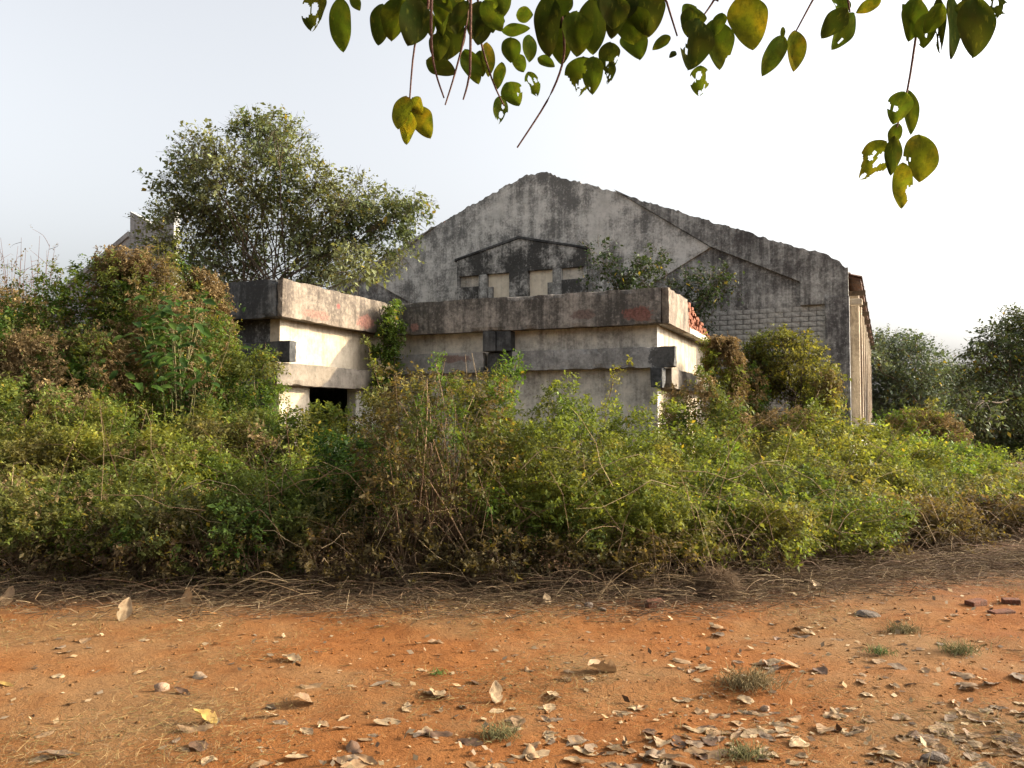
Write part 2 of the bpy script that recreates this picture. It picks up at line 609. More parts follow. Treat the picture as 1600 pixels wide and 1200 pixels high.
# pediment relief with stepped openings
ped = obj('pediment', None, parent=hall)
c0 = CX
MB().prism([(c0 - 2.35, 6.38), (c0 + 2.35, 6.38), (c0 + 2.35, 6.93), (c0, 7.48), (c0 - 2.35, 6.93)], -.10, .073).build('pediment_head', M_PEDIMENT, ped, .012)
MB().prism([(c0 - 2.42, 6.90), (c0 - 2.42, 6.99), (c0, 7.56), (c0 + 2.42, 6.99), (c0 + 2.42, 6.90), (c0 + 2.36, 6.94), (c0, 7.485), (c0 - 2.36, 6.94)][::-1], -.14, .073).build('pediment_moulding', M_BAND_DARK, ped)
MB().box(c0 - .33, c0 + .33, -.18, .073, 4.9, 6.378).build('pillar', M_PEDIMENT, ped, .01)
for s in (-1, 1):
    a, b = sorted((c0 + s * 1.20, c0 + s * 1.50))
    MB().box(a, b, -.12, .073, 4.9, 6.378).build('post', M_GABLE_LOW, ped, .01)
    a, b = sorted((c0 + s * 1.502, c0 + s * 2.348))
    MB().box(a, b, -.09, .073, 4.9, 6.0).build('sill_block', M_PEDIMENT, ped, .01)
    a, b = sorted((c0 + s * 2.26, c0 + s * 2.349))
    MB().box(a, b, -.08, .073, 6.002, 6.378).build('jamb', M_GABLE_LOW, ped)
    a, b = sorted((c0 + s * .332, c0 + s * 1.198))
    MB().box(a, b, .05, .073, 4.9, 6.378).build('recess_panel', M_RECESS, ped)
    a, b = sorted((c0 + s * 1.502, c0 + s * 2.258))
    MB().box(a, b, .05, .073, 6.002, 6.378).build('recess_panel', M_CREAM_DIRTY, ped)
    a, b = sorted((c0 + s * 1.0, c0 + s * 1.197))
    MB().box(a, b, -.06, .048, 4.9, 5.95).build('step_block', M_GABLE_LOW, ped, .008)
    a, b = sorted((c0 + s * 2.352, c0 + s * 2.9))
    MB().box(a, b, .03, .073, 4.9, 6.3).build('shoulder_block', M_GABLE, ped, .008)
# block courses low on the right of the gable
courses = obj('block_courses', None, parent=hall)
bm_full = None
CH, BL = .147, .455
for r in range(25):
    z = 4.60 - r * CH
    x = -.63
    first = True
    while x > -5.6:
        L = BL * (.5 if (first and r % 2) else 1)
        x0 = max(x - L, -5.75)
        if first and r % 2:
            b = MB().box(-L + .017, 0, 0, .06, 0, CH - .019).build('block', M_BLOCK, courses, loc=(x, .120 + .008 * rg.random(), z))
        elif bm_full is None:
            bm_full = MB().box(-BL + .017, 0, 0, .06, 0, CH - .019).build('block', M_BLOCK, courses, loc=(x, .122, z))
        else:
            obj('block', bm_full.data, None, courses, (x, .119 + .009 * rg.random(), z + .004 * (rg.random() - .5)))
        x -= L
        first = False
# side wall, fins, eave and roof
MB().box(-.34, -.04, .462, 24, 0, 5.3).build('side_wall', M_CREAM_DIRTY, hall)
MB().box(2 * CX + .04, 2 * CX + .34, .462, 24, 0, 5.3).build('side_wall', M_GABLE, hall)
MB().box(2 * CX + .35, -.35, 23.7, 24, 0, 5.3).build('rear_wall', M_GABLE, hall)
for k in range(8):
    MB().box(-.038, .22, 1.6 + k * 2.9, 1.95 + k * 2.9, 0.9, 5.2).build('fin', M_CREAM, hall, .01)
    MB().box(-.038, .02, 2.1 + k * 2.9, 4.3 + k * 2.9, 1.4, 4.2).build('window_screen', M_TILE, hall)
MB().rbox(-.038, .75, 1.2, 9.0, 1.22, 1.36).build('ledge', M_BAND, hall)
MB().box(.002, .34, .5, .75, 4.75, 4.93).build('pale_stub', M_CREAM, hall, .03)  # stub in place of an unidentified pale fixture on the wall
rf = MB()
for s in (-1, 1):
    xe = 9.86 if s > 0 else 10.9
    ze = 9.80 - SL * xe - .30
    a = [(RC + s * xe, ze), (RC, 9.50), (RC, 9.42), (RC + s * xe, ze - .08)]
    rf.prism(a if s < 0 else a, .47, 24.3)
rf.build('roof', M_TILE, hall)
roof_tiles = obj('eave_tiles', None, parent=hall)
tile_me = None
for k in range(100):
    y = .5 + k * .235
    for j in range(3):
        x = RC + 9.84 - j * .3
        z = 9.80 - SL * (9.84 - j * .3) - .27 + .02 * rg.random()
        if tile_me is None:
            th = np.linspace(0, math.pi, 6)
            prof = np.stack([np.zeros(6), .11 * np.cos(th), .05 * np.sin(th)], -1)
            A = prof + np.array([.06, 0, -.02])
            B = prof * np.array([1, .85, .9]) + np.array([-.36, 0, .16 - .02])
            V = np.concatenate([A, B, A - np.array([0, 0, .018]), B - np.array([0, 0, .018])])
            Q = [(i, i + 1, i + 7, i + 6) for i in range(5)] + [(i + 12, i + 18, i + 19, i + 13) for i in range(5)] + [(i + 1, i, i + 12, i + 13) for i in range(5)]
            tile_me = npmesh('tile', V, np.array(Q), smooth=False)
        obj('tile', tile_me, M_TILE, roof_tiles, (x, y, z), (rg.normal() * .06, rg.normal() * .05, rg.normal() * .08))
for k in range(9):
    MB().box(-.03, .42, 0, .09, 0, .14).build('rafter_end', M_BARK, hall, loc=(.0, .9 + k * 2.6, 5.07))
# slipped tile rubble left along the broken top edge
for (x, dz, L) in ((-10.75, .02, .55), (-13.5, .03, 1.4), (-14.9, .02, 1.3), (-.85, -.04, .3), (-3.4, -.05, .35)):
    d = abs(x - RC)
    z = min(9.80 - SL * d, 9.66)
    t = MB()
    for i in range(3):
        w = L * (.5 + .5 * rg.random())
        t.box(-w / 2, w / 2, .16 + .05 * i, .40 + .05 * rg.random(), .0 + .035 * i, .032 + .035 * i)
    o = t.build('tile_rubble', M_TILE, hall, .012, loc=(x, .03, z + dz))
    o.rotation_euler = (0, (.38 if x > RC else -.38), 0)

# ------------------------------------------------------------------ the flat-roofed annex in front of it
AT = math.radians(23.0)
ac = at(1045, 448, 17.0)
annex = thing('flat_roofed_annex', 'low flat-roofed concrete annex with deep fascia and cream walls before the gable', 'building', (ac[0], ac[1], 0), -AT)
ZT, ZB = 4.35, 3.57
W0 = -6.85                                              # face of the projecting wing
WF = -4.08                                              # front of the wing
WL = -11.6
# front fascia
MB().rbox(W0 + .162, -.162, 0, .16, ZB, ZT).build('front_fascia', M_FASCIA, annex)
# right fascia: sound near the corner, then broken open to the bricks
MB().rbox(-.16, .0, .0, 2.25, ZB, ZT).build('side_fascia', M_FASCIA_PINK, annex)
MB().rbox(-.16, .02, 2.252, 7.1, ZB, ZB + .14).build('slab_edge', M_CREAM_DIRTY, annex)
bricks = obj('broken_parapet', None, parent=annex)
brick_me = None
for r in range(8):
    y = 2.26 + (.11 if r % 2 else 0)
    end = 5.6 - r * .42 + rg.normal() * .15
    while y < end:
        pos = (-.145 + rg.normal() * .022, y, ZB + .142 + r * .079)
        if brick_me is None:
            b = MB().box(0, .112, 0, .215, 0, .07).build('brick', M_BRICK, bricks, .01, loc=pos)
            brick_me = b.data
        else:
            b = obj('brick', brick_me, M_BRICK, bricks, pos, (rg.normal() * .04, rg.normal() * .04, rg.normal() * .08))
            if rg.random() < .15:
                b.scale = (.8, .7, 1)
        y += .226
# wing fascias
MB().rbox(W0 - .16, W0, WF, .30, ZB, ZT).build('wing_side_fascia', M_FASCIA_PINK, annex)
MB().rbox(WL, W0 - .162, WF, WF + .16, ZB, ZT).build('wing_front_fascia', M_FASCIA_DARK, annex)
MB().box(WL, WL + .16, WF + .162, 5, ZB, ZT).build('wing_rear_fascia', M_FASCIA_DARK, annex, .02)
# roof slabs, their undersides showing under the overhang
MB().box(W0 + .002, -.165, .165, 7.1, ZB + .02, ZB + .18).build('roof_slab', M_SLAB, annex)
MB().box(WL + .165, W0 - .165, WF + .165, 7.1, ZB + .02, ZB + .18).build('roof_slab', M_SLAB, annex)
# walls
IN = .33
MB().box(W0 - IN + .25, -IN, IN, IN + .25, 0, ZB + .018).build('front_wall', M_CREAM_DIRTY, annex, .01)
MB().box(-IN - .25, -IN, IN + .252, 7.1, 0, ZB + .018).build('side_wall', M_CREAM, annex, .01)
MB().box(W0 - IN - .25, W0 - IN, WF + IN, 6.9, 2.40, ZB + .018).build('wing_wall', M_CREAM, annex, .01)
MB().box(W0 - IN - .25, W0 - IN, WF + IN, WF + IN + 1.0, 0, 2.398).build('wing_pier', M_CREAM, annex, .01)
MB().box(W0 - IN - .25, W0 - IN, -1.0, 6.9, 0, 2.398).build('wing_pier', M_CREAM_DIRTY, annex, .01)
MB().box(W0 - IN - .25, W0 - IN, WF + IN + 1.002, -1.002, 0, 1.05).build('wing_sill_wall', M_CREAM_DIRTY, annex, .01)
MB().box(WL + IN, W0 - IN - .252, WF + IN, WF + IN + .25, 0, ZB + .018).build('wing_front_wall', M_PEDIMENT, annex, .01)
MB().box(WL + IN, WL + IN + .25, WF + IN + .252, 6.9, 0, ZB + .018).build('wing_rear_wall', M_CREAM_DIRTY, annex)
MB().box(WL + IN, -IN - .3, 7.11, 7.3, 0, ZB + .018).build('rear_wall', M_CREAM_DIRTY, annex)
# interlocking bands
MB().rbox(-3.66, .10, .08, IN - .002, 2.64, 3.09).build('front_band', M_BAND, annex)
MB().rbox(W0 + .02, -4.40, .10, IN - .002, 2.62, 3.10).build('front_band', M_BAND, annex)
MB().rbox(-.40, -.14, -.06, IN - .004, 2.20, 2.636).build('band_end', M_BAND_DARK, annex)
MB().rbox(-IN + .002, -.02, IN, 6.5, 2.20, 2.636).build('side_band', M_BAND_SUNLIT, annex)
MB().rbox(W0 - IN + .002, W0 - .02, WF - .12, .05, 2.22, 2.668).build('wing_side_band', M_BAND_SUNLIT, annex)
MB().rbox(-10.2, W0 + .12, WF + .08, WF + IN - .002, 2.672, 3.10).build('wing_front_band', M_BAND_DARK, annex)
MB().box(-9.0, -8.6, WF + .02, WF + IN - .004, 3.11, ZB).build('wing_bracket', M_BAND_DARK, annex, .015)
# lintel stub with black run-off stains
stub = MB()
stub.box(-4.36, -4.06, -.02, IN - .003, 3.10, ZB)
stub.box(-4.04, -3.68, .04, IN - .003, 3.10, ZB)
stub.build('bracket', M_BAND_DARK, annex, .015)
MB().rbox(-4.30, -3.68, .12, IN - .003, 2.5, 3.098).build('bracket_foot', M_BAND_DARK, annex)

# ------------------------------------------------------------------ far gable seen to the left behind the tree
fc = at(272, 325, 33.0)
far = thing('far_gable', 'far grey gable end with notched top seen beside the leafy tree', 'building', (fc[0], fc[1], 0), -HT)
u_ = np.array([math.cos(HT), -math.sin(HT), 0])
v_ = np.array([math.sin(HT), math.cos(HT), 0])


def on_far(x, y):
    d = CR * (x - 800) / FPX + CU * (600 - y) / FPX + CF
    s = ((fc - EYE) @ v_) / (d @ v_)
    P = EYE + d * s
    return (float((P - fc) @ u_), float(P[2]))


q = [on_far(*p) for p in ((100, 452), (203, 364), (203, 330), (237, 349), (272, 326))]
MB().prism([(q[0][0] - 4, 0), (q[4][0], 0), q[4], q[3], q[2], q[1], (q[0][0] - 4, q[0][1] - 2.4)], 0, .32).build('gable_wall', M_FARWALL, far, .02)
ln_ = math.hypot(q[1][0] - q[0][0], q[1][1] - q[0][1])
MB().prism([(q[0][0] - .1, q[0][1] - .18), (q[1][0] - .02, q[1][1] - .16), (q[1][0] - .02, q[1][1] + .06), (q[0][0] - .1, q[0][1] + .06)], -.09, .4).build('coping', M_FARWALL, far)
MB().box(q[4][0] - .3, q[4][0] - .01, .33, 14, 0, q[4][1] - 2.6).build('side_wall', M_FARWALL, far)

# ------------------------------------------------------------------ vegetation
GREEN, YGREEN, DGREEN = (.058, .112, .020), (.215, .215, .042), (.026, .054, .014)
OLIVE, BROWN, TAN, OCHRE = (.145, .148, .042), (.125, .088, .052), (.24, .17, .09), (.20, .15, .045)
MID = (.115, .16, .028)
STYLES = {
    'yellow': (YGREEN, MID, OLIVE, .38), 'olive': (OLIVE, MID, BROWN, .45), 'green': (MID, GREEN, OLIVE, .22), 'bright': ((.12, .20, .028), MID, YGREEN, .3),
    'dark': (DGREEN, GREEN, OLIVE, .22), 'brown': (BROWN, TAN, OLIVE, .5), 'mixed': (OLIVE, GREEN, BROWN, .36), 'dry': ((.12, .075, .035), (.15, .10, .04), OLIVE, .42), 'dead': ((.075, .05, .028), (.115, .075, .038), GREEN, .25),
}


def palette(rng, P, style, seed=0):
    a, b, c, amt = (np.array(x) if not isinstance(x, float) else x for x in STYLES[style])
    t = np.clip((fbm(P, 1.9, seed + 5) - .5) * 3.2 + .5, 0, 1)[:, None]
    col = a * (1 - t) + b * t
    m = np.clip((fbm(P, 1.3, seed + 9) - (1 - amt) * .5 - .22) * 7, 0, 1)[:, None]
    col = col * (1 - m) + c * m
    g = np.clip((fbm(P, .75, 40) - .5) * 4 + .5, 0, 1)[:, None]
    g2 = np.clip((fbm(P, 1.6, 47) - .58) * 6, 0, 1)[:, None]
    field = (np.array(YGREEN) * g + np.array(GREEN) * (1 - g)) * (1 - g2) + np.array([.13, .085, .045]) * g2
    mixf = .15 if style in ('dead', 'dry', 'dark') else .4
    col = col * (1 - mixf) + field * mixf
    return col * (.7 + .6 * rng.random((len(P), 1)))


def jitter(rng, T, amt=.22):
    """per-leaf variation; a few leaves turn yellow"""
    T = T * (1 + amt * rng.normal(size=(len(T), 1)))
    y = rng.random(len(T)) < .025
    T[y] = np.array([.27, .21, .03]) * (.7 + .5 * rng.random((y.sum(), 1)))
    return np.clip(T, .004, .7)


SHRUBS = 0


def shrub(name, label, px, top, Y, hw, style, cat='shrub', group=None, leaf=None, dens=1.0, depth=.85, skirt=-.16, fluff=0.0, shoots=26, K=10, lean=0.0, wr=.5, wood=None, z0=0.0, stemk=1):
    global SHRUBS
    SHRUBS += 1
    rng = np.random.default_rng(100 + SHRUBS)
    c = at(px, top, Y)
    h = float(c[2]) - z0
    rx = hw * 1.12 * Y / FPX
    ry = rx * depth
    leaf = leaf or (.043 + .0036 * max(0, Y - 8.5))
    root = thing(name, label, cat, (c[0], c[1], z0), 0, group)
    lai = (2.0 if cat != 'thicket' else 1.7) * dens
    area = 2 * math.pi * ((rx * ry) ** .8 / 3 + (rx * h) ** .8 / 3 + (ry * h) ** .8 / 3) ** 1.25
    n = int(area * lai / (.5 * wr * leaf * leaf * .9) / K)
    d = norm(rng.normal(size=(n * 2, 3)))
    d[:, 2] = np.abs(d[:, 2])
    keep = (rng.random(len(d)) < np.where(d[:, 1] > .25, .16, 1)) & (rng.random(len(d)) < np.clip(skirt + d[:, 2] * 2.0, 0, 1))
    d = d[keep][:n]
    d = d / ((np.abs(d) ** 2.7).sum(1, keepdims=True)) ** (1 / 2.7)
    off = np.array([c[0], c[1], 0])
    lump = 1 + .75 * (fbm(d * np.array([rx, ry, h]) + off, 1.7, SHRUBS) - .5) + .42 * (vnoise(d * np.array([rx, ry, h]) + off, 4.5, SHRUBS) - .5)
    gap = fbm(d * np.array([rx, ry, h]) + off, 2.2, SHRUBS + 3)
    gk = gap > .425 + .05 * (d[:, 2] < .35)
    d, lump, gap = d[gk], lump[gk], gap[gk]
    q = 1 - rng.random(len(d)) ** 2.2 * .5
    low = .55 + .45 * np.clip(d[:, 2] / .5, 0, 1)
    P = d * np.array([rx, ry, h]) * (lump * q)[:, None]
    P[:, :2] *= low[:, None]
    P[:, 0] += lean * P[:, 2]
    zf = h / np.percentile(P[:, 2], 99.6)
    P[:, 2] = np.maximum(P[:, 2] * zf, .05)
    nd = norm(d / np.array([rx, ry, h]))
    dirs = nd * .7 + np.array([0, 0, .55]) + rng.normal(size=P.shape) * .45
    ln = leaf * (2.6 + 2.2 * rng.random(len(P)))
    parts = []
    V, Q, I = sprigs(rng, P, dirs, ln, K, leaf, wr)
    T0 = palette(rng, P + off, style, SHRUBS % 5)
    dead = rng.random(len(P)) < np.clip(.7 - P[:, 2] / (h * .5), 0, .4)        # low sprigs dead-leaf brown, to put the shade at the foot into the colour
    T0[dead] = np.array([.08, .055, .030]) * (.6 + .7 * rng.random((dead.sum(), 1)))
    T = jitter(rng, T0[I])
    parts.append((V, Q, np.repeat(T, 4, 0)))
    # long shoots breaking the outline
    if shoots:
        ns = int(shoots * max(1, rx))
        a = norm(rng.normal(size=(ns, 3)) * np.array([1, .8, .5]) + np.array([0, -.25, .9]))
        a[:, 2] = np.abs(a[:, 2])
        B = a * np.array([rx, ry, h]) * .88
        B[:, 0] += lean * B[:, 2]
        dr = norm(a * .5 + np.array([0, 0, .9]) + rng.normal(size=a.shape) * .35)
        sl = leaf * (4 + 5 * rng.random(ns))
        V, Q, I = sprigs(rng, B, dr, sl, 14, leaf * .95, wr)
        parts.append((V, Q, np.repeat(jitter(rng, palette(rng, B + off, style, SHRUBS % 5)[I] * 1.1), 4, 0)))
        V, Q = sprig_stems(B, dr, sl, .0028)
        parts.append((V, Q, np.array([.11, .09, .04])))
    # dead leaves held inside, coloured darker to deepen the inner shade
    ni = int(len(P) * .18)
    a = norm(rng.normal(size=(ni, 3)))
    a[:, 2] = np.abs(a[:, 2])
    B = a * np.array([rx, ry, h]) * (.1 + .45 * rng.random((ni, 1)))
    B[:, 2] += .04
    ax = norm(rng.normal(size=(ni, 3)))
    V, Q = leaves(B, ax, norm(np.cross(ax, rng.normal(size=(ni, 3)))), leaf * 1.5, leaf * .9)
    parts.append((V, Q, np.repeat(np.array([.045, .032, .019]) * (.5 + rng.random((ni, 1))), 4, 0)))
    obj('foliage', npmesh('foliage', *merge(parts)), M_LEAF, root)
    # stems
    m = int((22 + 26 * rx) * stemk)
    a = norm(rng.normal(size=(m, 3)) * np.array([1, 1, .6]) + np.array([0, -.15, .75]))
    a[:, 2] = np.abs(a[:, 2])
    E1 = a * np.array([rx, ry, h]) * (.72 + .45 * rng.random((m, 1)) ** 1.5)
    B0 = rng.normal(size=(m, 3)) * np.array([rx * .35, ry * .35, 0])
    t = np.linspace(0, 1, 6)[None, :, None]
    mid = (B0 + E1) / 2 + np.array([0, 0, .22]) * h + rng.normal(size=(m, 3)) * .12
    Pth = B0[:, None] * (1 - t) ** 2 + 2 * mid[:, None] * t * (1 - t) + E1[:, None] * t ** 2
    R = np.linspace(1, .35, 6)[None] * (.004 + .006 * rng.random((m, 1)))
    V, Q = tubes(Pth, R, 4)
    wd = np.array(wood or (.17, .125, .075))
    obj('stems', npmesh('stems', V, Q, np.repeat(wd * (.5 + .9 * rng.random((m, 1))), 24, 0)), M_STEM, root)
    # dried creeper matted over the crown
    if fluff:
        nf = int(area * fluff * 350)
        a = norm(rng.normal(size=(nf, 3)) + np.array([0, -.2, .35]))
        a[:, 2] = np.abs(a[:, 2])
        a = a / ((np.abs(a) ** 2.7).sum(1, keepdims=True)) ** (1 / 2.7)
        P0 = a * np.array([rx, ry, h])
        msk = fbm(P0 + off, 1.1, SHRUBS + 13) > .50
        a, P0 = a[msk], P0[msk]
        lump = 1 + .42 * (fbm(P0 + off, 1.9, SHRUBS) - .5) + .05
        P1 = P0 * (lump + .06 * rng.normal(size=len(a)))[:, None]
        P1[:, 0] += lean * P1[:, 2]
        P1[:, 2] = np.minimum(P1[:, 2] * zf, h * (.9 + .12 * rng.random(len(P1))))
        lf = leaf * .8
        V, Q, I = sprigs(rng, P1, a + rng.normal(size=a.shape) * .7, np.full(len(a), lf * 2.2), 9, lf, .55, 1.2)
        tt = vnoise(P1 + off, 2.5, 4)[:, None]
        cc = np.array([.25, .18, .085]) * tt + np.array([.14, .10, .05]) * (1 - tt)
        T = cc[I] * (.7 + .6 * rng.random((len(I), 1)))
        obj('dried_creeper', npmesh('dried_creeper', V, Q, np.repeat(T, 4, 0)), M_FLUFF, root)
    return root


# nearest row along the track, left to right
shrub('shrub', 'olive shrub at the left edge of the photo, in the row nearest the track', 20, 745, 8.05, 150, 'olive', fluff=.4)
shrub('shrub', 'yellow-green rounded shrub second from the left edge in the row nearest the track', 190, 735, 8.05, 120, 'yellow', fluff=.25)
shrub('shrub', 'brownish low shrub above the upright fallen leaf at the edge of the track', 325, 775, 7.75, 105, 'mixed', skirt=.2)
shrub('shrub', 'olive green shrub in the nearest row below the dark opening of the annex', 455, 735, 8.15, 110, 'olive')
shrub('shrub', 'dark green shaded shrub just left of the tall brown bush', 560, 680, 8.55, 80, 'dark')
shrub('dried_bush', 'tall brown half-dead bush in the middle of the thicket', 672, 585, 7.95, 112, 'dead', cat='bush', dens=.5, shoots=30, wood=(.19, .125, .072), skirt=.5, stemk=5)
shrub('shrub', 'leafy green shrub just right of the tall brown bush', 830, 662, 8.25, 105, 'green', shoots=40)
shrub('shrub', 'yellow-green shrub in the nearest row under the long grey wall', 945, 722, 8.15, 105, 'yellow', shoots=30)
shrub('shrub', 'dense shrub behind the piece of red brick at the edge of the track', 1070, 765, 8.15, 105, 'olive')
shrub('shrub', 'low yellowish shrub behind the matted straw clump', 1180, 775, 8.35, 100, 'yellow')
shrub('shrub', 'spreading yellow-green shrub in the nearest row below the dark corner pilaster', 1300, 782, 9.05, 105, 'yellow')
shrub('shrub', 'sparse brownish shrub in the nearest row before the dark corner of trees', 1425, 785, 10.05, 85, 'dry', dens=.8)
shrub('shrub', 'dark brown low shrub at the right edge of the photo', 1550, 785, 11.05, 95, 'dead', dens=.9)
# dead brush along their foot
shrub('dead_brush', 'brown dead brush at the foot of the olive shrub of the left edge', 70, 822, 7.50, 70, 'dead', cat='brush', group='dead brush along the track', dens=.42, skirt=.3, shoots=10, wood=(.16, .11, .065), stemk=2)
shrub('dead_brush', 'brown dead brush below the second shrub from the left edge', 215, 835, 7.45, 65, 'dead', cat='brush', group='dead brush along the track', dens=.42, skirt=.3, shoots=10, wood=(.16, .11, .065), stemk=2)
shrub('dead_brush', 'brown dead brush behind the pale curved stalk', 385, 842, 7.45, 60, 'dead', cat='brush', group='dead brush along the track', dens=.42, skirt=.3, shoots=10, wood=(.16, .11, .065), stemk=2)
shrub('dead_brush', 'dark dead brush below the shaded dark green shrub', 520, 828, 7.55, 60, 'dead', cat='brush', group='dead brush along the track', dens=.42, skirt=.3, shoots=10, wood=(.16, .11, .065), stemk=2)
shrub('dead_brush', 'brown dead brush at the left foot of the tall brown bush', 640, 838, 7.50, 62, 'dead', cat='brush', group='dead brush along the track', dens=.42, skirt=.3, shoots=10, wood=(.16, .11, .065), stemk=2)
shrub('dead_brush', 'brown dead brush at the right foot of the tall brown bush', 775, 835, 7.50, 62, 'dead', cat='brush', group='dead brush along the track', dens=.42, skirt=.3, shoots=10, wood=(.16, .11, .065), stemk=2)
shrub('dead_brush', 'twiggy dead brush behind the three grey stones', 900, 838, 7.50, 66, 'dead', cat='brush', group='dead brush along the track', dens=.42, skirt=.3, shoots=10, wood=(.16, .11, .065), stemk=2)
shrub('dead_brush', 'twiggy dead brush behind the piece of red brick', 1025, 842, 7.55, 60, 'dead', cat='brush', group='dead brush along the track', dens=.42, skirt=.3, shoots=10, wood=(.16, .11, .065), stemk=2)
shrub('dead_brush', 'brown dead brush below the spreading shrub on the right', 1345, 835, 8.70, 62, 'dead', cat='brush', group='dead brush along the track', dens=.42, skirt=.3, shoots=10, wood=(.16, .11, .065), stemk=2)
shrub('dead_brush', 'brown dead brush at the far right, before the sparse shrub', 1480, 818, 9.70, 62, 'dead', cat='brush', group='dead brush along the track', dens=.42, skirt=.3, shoots=10, wood=(.16, .11, .065), stemk=2)
# between the nearest and the second row
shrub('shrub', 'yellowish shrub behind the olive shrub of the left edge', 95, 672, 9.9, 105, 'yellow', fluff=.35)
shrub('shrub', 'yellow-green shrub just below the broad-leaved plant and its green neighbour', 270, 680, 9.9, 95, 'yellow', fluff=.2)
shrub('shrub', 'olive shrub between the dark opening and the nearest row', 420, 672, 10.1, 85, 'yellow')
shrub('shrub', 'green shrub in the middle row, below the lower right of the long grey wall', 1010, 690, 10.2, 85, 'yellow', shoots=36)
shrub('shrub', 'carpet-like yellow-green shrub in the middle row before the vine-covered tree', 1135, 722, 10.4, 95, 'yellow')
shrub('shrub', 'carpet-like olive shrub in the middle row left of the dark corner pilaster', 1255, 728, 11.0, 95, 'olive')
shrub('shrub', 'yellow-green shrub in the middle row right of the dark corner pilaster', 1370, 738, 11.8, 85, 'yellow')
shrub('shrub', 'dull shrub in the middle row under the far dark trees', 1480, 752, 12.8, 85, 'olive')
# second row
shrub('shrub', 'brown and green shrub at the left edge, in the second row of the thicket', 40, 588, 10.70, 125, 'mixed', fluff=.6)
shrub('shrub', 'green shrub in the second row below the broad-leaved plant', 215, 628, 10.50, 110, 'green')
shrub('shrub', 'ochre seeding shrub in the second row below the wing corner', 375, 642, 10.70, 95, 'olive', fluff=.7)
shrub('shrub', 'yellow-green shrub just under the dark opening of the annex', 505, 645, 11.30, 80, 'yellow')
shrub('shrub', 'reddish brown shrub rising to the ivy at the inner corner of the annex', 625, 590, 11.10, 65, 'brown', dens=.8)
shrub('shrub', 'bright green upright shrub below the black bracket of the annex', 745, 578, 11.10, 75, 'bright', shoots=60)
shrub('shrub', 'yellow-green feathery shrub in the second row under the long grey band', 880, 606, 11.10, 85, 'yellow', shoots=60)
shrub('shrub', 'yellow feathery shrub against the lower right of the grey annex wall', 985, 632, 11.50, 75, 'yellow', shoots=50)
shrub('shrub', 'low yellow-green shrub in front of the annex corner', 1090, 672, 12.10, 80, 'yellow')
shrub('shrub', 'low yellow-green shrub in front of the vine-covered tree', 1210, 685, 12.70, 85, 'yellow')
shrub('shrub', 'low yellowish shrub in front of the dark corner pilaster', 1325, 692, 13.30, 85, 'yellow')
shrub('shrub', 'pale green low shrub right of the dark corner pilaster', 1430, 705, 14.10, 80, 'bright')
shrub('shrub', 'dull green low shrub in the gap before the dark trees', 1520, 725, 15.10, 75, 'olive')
# the big heap smothering the wing
shrub('overgrown_heap', 'green leafy heap at the upper left, nearest the bare twiggy shrub', 125, 412, 14.0, 95, 'green', cat='thicket', fluff=.3, shoots=40)
shrub('overgrown_heap', 'tall heap capped with brown dried creeper below the far gable', 232, 398, 14.0, 80, 'mixed', cat='thicket', fluff=1.9, shoots=6)
shrub('overgrown_heap', 'brown creeper heap leaning on the dark left end of the annex fascia', 318, 428, 15.0, 42, 'dark', cat='thicket', fluff=1.8, shoots=4)
shrub('overgrown_heap', 'dark green heap behind the broad-leaved plant', 282, 458, 13.2, 72, 'dark', cat='thicket', fluff=.4)
shrub('overgrown_heap', 'wide brown heap of dried creeper at the left', 105, 515, 12.6, 110, 'mixed', cat='thicket', fluff=1.8)
shrub('overgrown_heap', 'dark green heap at the left edge of the photo, under the bare twiggy shrub', 5, 478, 13.2, 80, 'dark', cat='thicket', fluff=.25)
shrub('overgrown_heap', 'green weedy heap beside the black-stained wing wall', 388, 556, 13.2, 55, 'green', cat='thicket', shoots=40)
shrub('overgrown_heap', 'dark weedy heap hiding the foot of the black-stained wing wall', 342, 520, 14.2, 38, 'green', cat='thicket', fluff=.4, shoots=20)
shrub('overgrown_heap', 'dull brown heap farthest left on the skyline', 10, 455, 17.0, 80, 'brown', cat='thicket', fluff=.8)
# right of the annex
shrub('creeper_mound', 'creeper-covered mound hiding the lower right corner of the annex', 1100, 588, 16.0, 58, 'mixed', cat='shrub', fluff=.7, shoots=14, depth=.7)
shrub('creeper_mound', 'green and brown creeper against the lit side of the annex', 1128, 535, 18.6, 28, 'yellow', cat='shrub', fluff=1.2, shoots=10)
shrub('creeper_mound', 'low creeper mass at the foot of the vine-covered tree', 1235, 640, 17.5, 75, 'mixed', cat='shrub', fluff=.4)
shrub('creeper_mound', 'curtain of brown and green creeper hanging beside the dark corner pilaster', 1283, 585, 18.9, 25, 'mixed', cat='shrub', fluff=1.1, shoots=10)
shrub('creeper_mound', 'dark creeper curtain at the left of the vine-covered tree', 1166, 580, 18.9, 26, 'dark', cat='shrub', fluff=.5, shoots=10)
shrub('shrub', 'fresh green weeds at the foot of the dark corner pilaster', 1375, 668, 19.0, 60, 'bright', shoots=30)
shrub('shrub', 'dark bush with pale new leaves standing before the far trees', 1440, 635, 24.0, 52, 'green', fluff=.5)
shrub('shrub', 'pale green weedy shrub under the dark bush with new leaves', 1470, 690, 20.0, 65, 'bright', shoots=30)


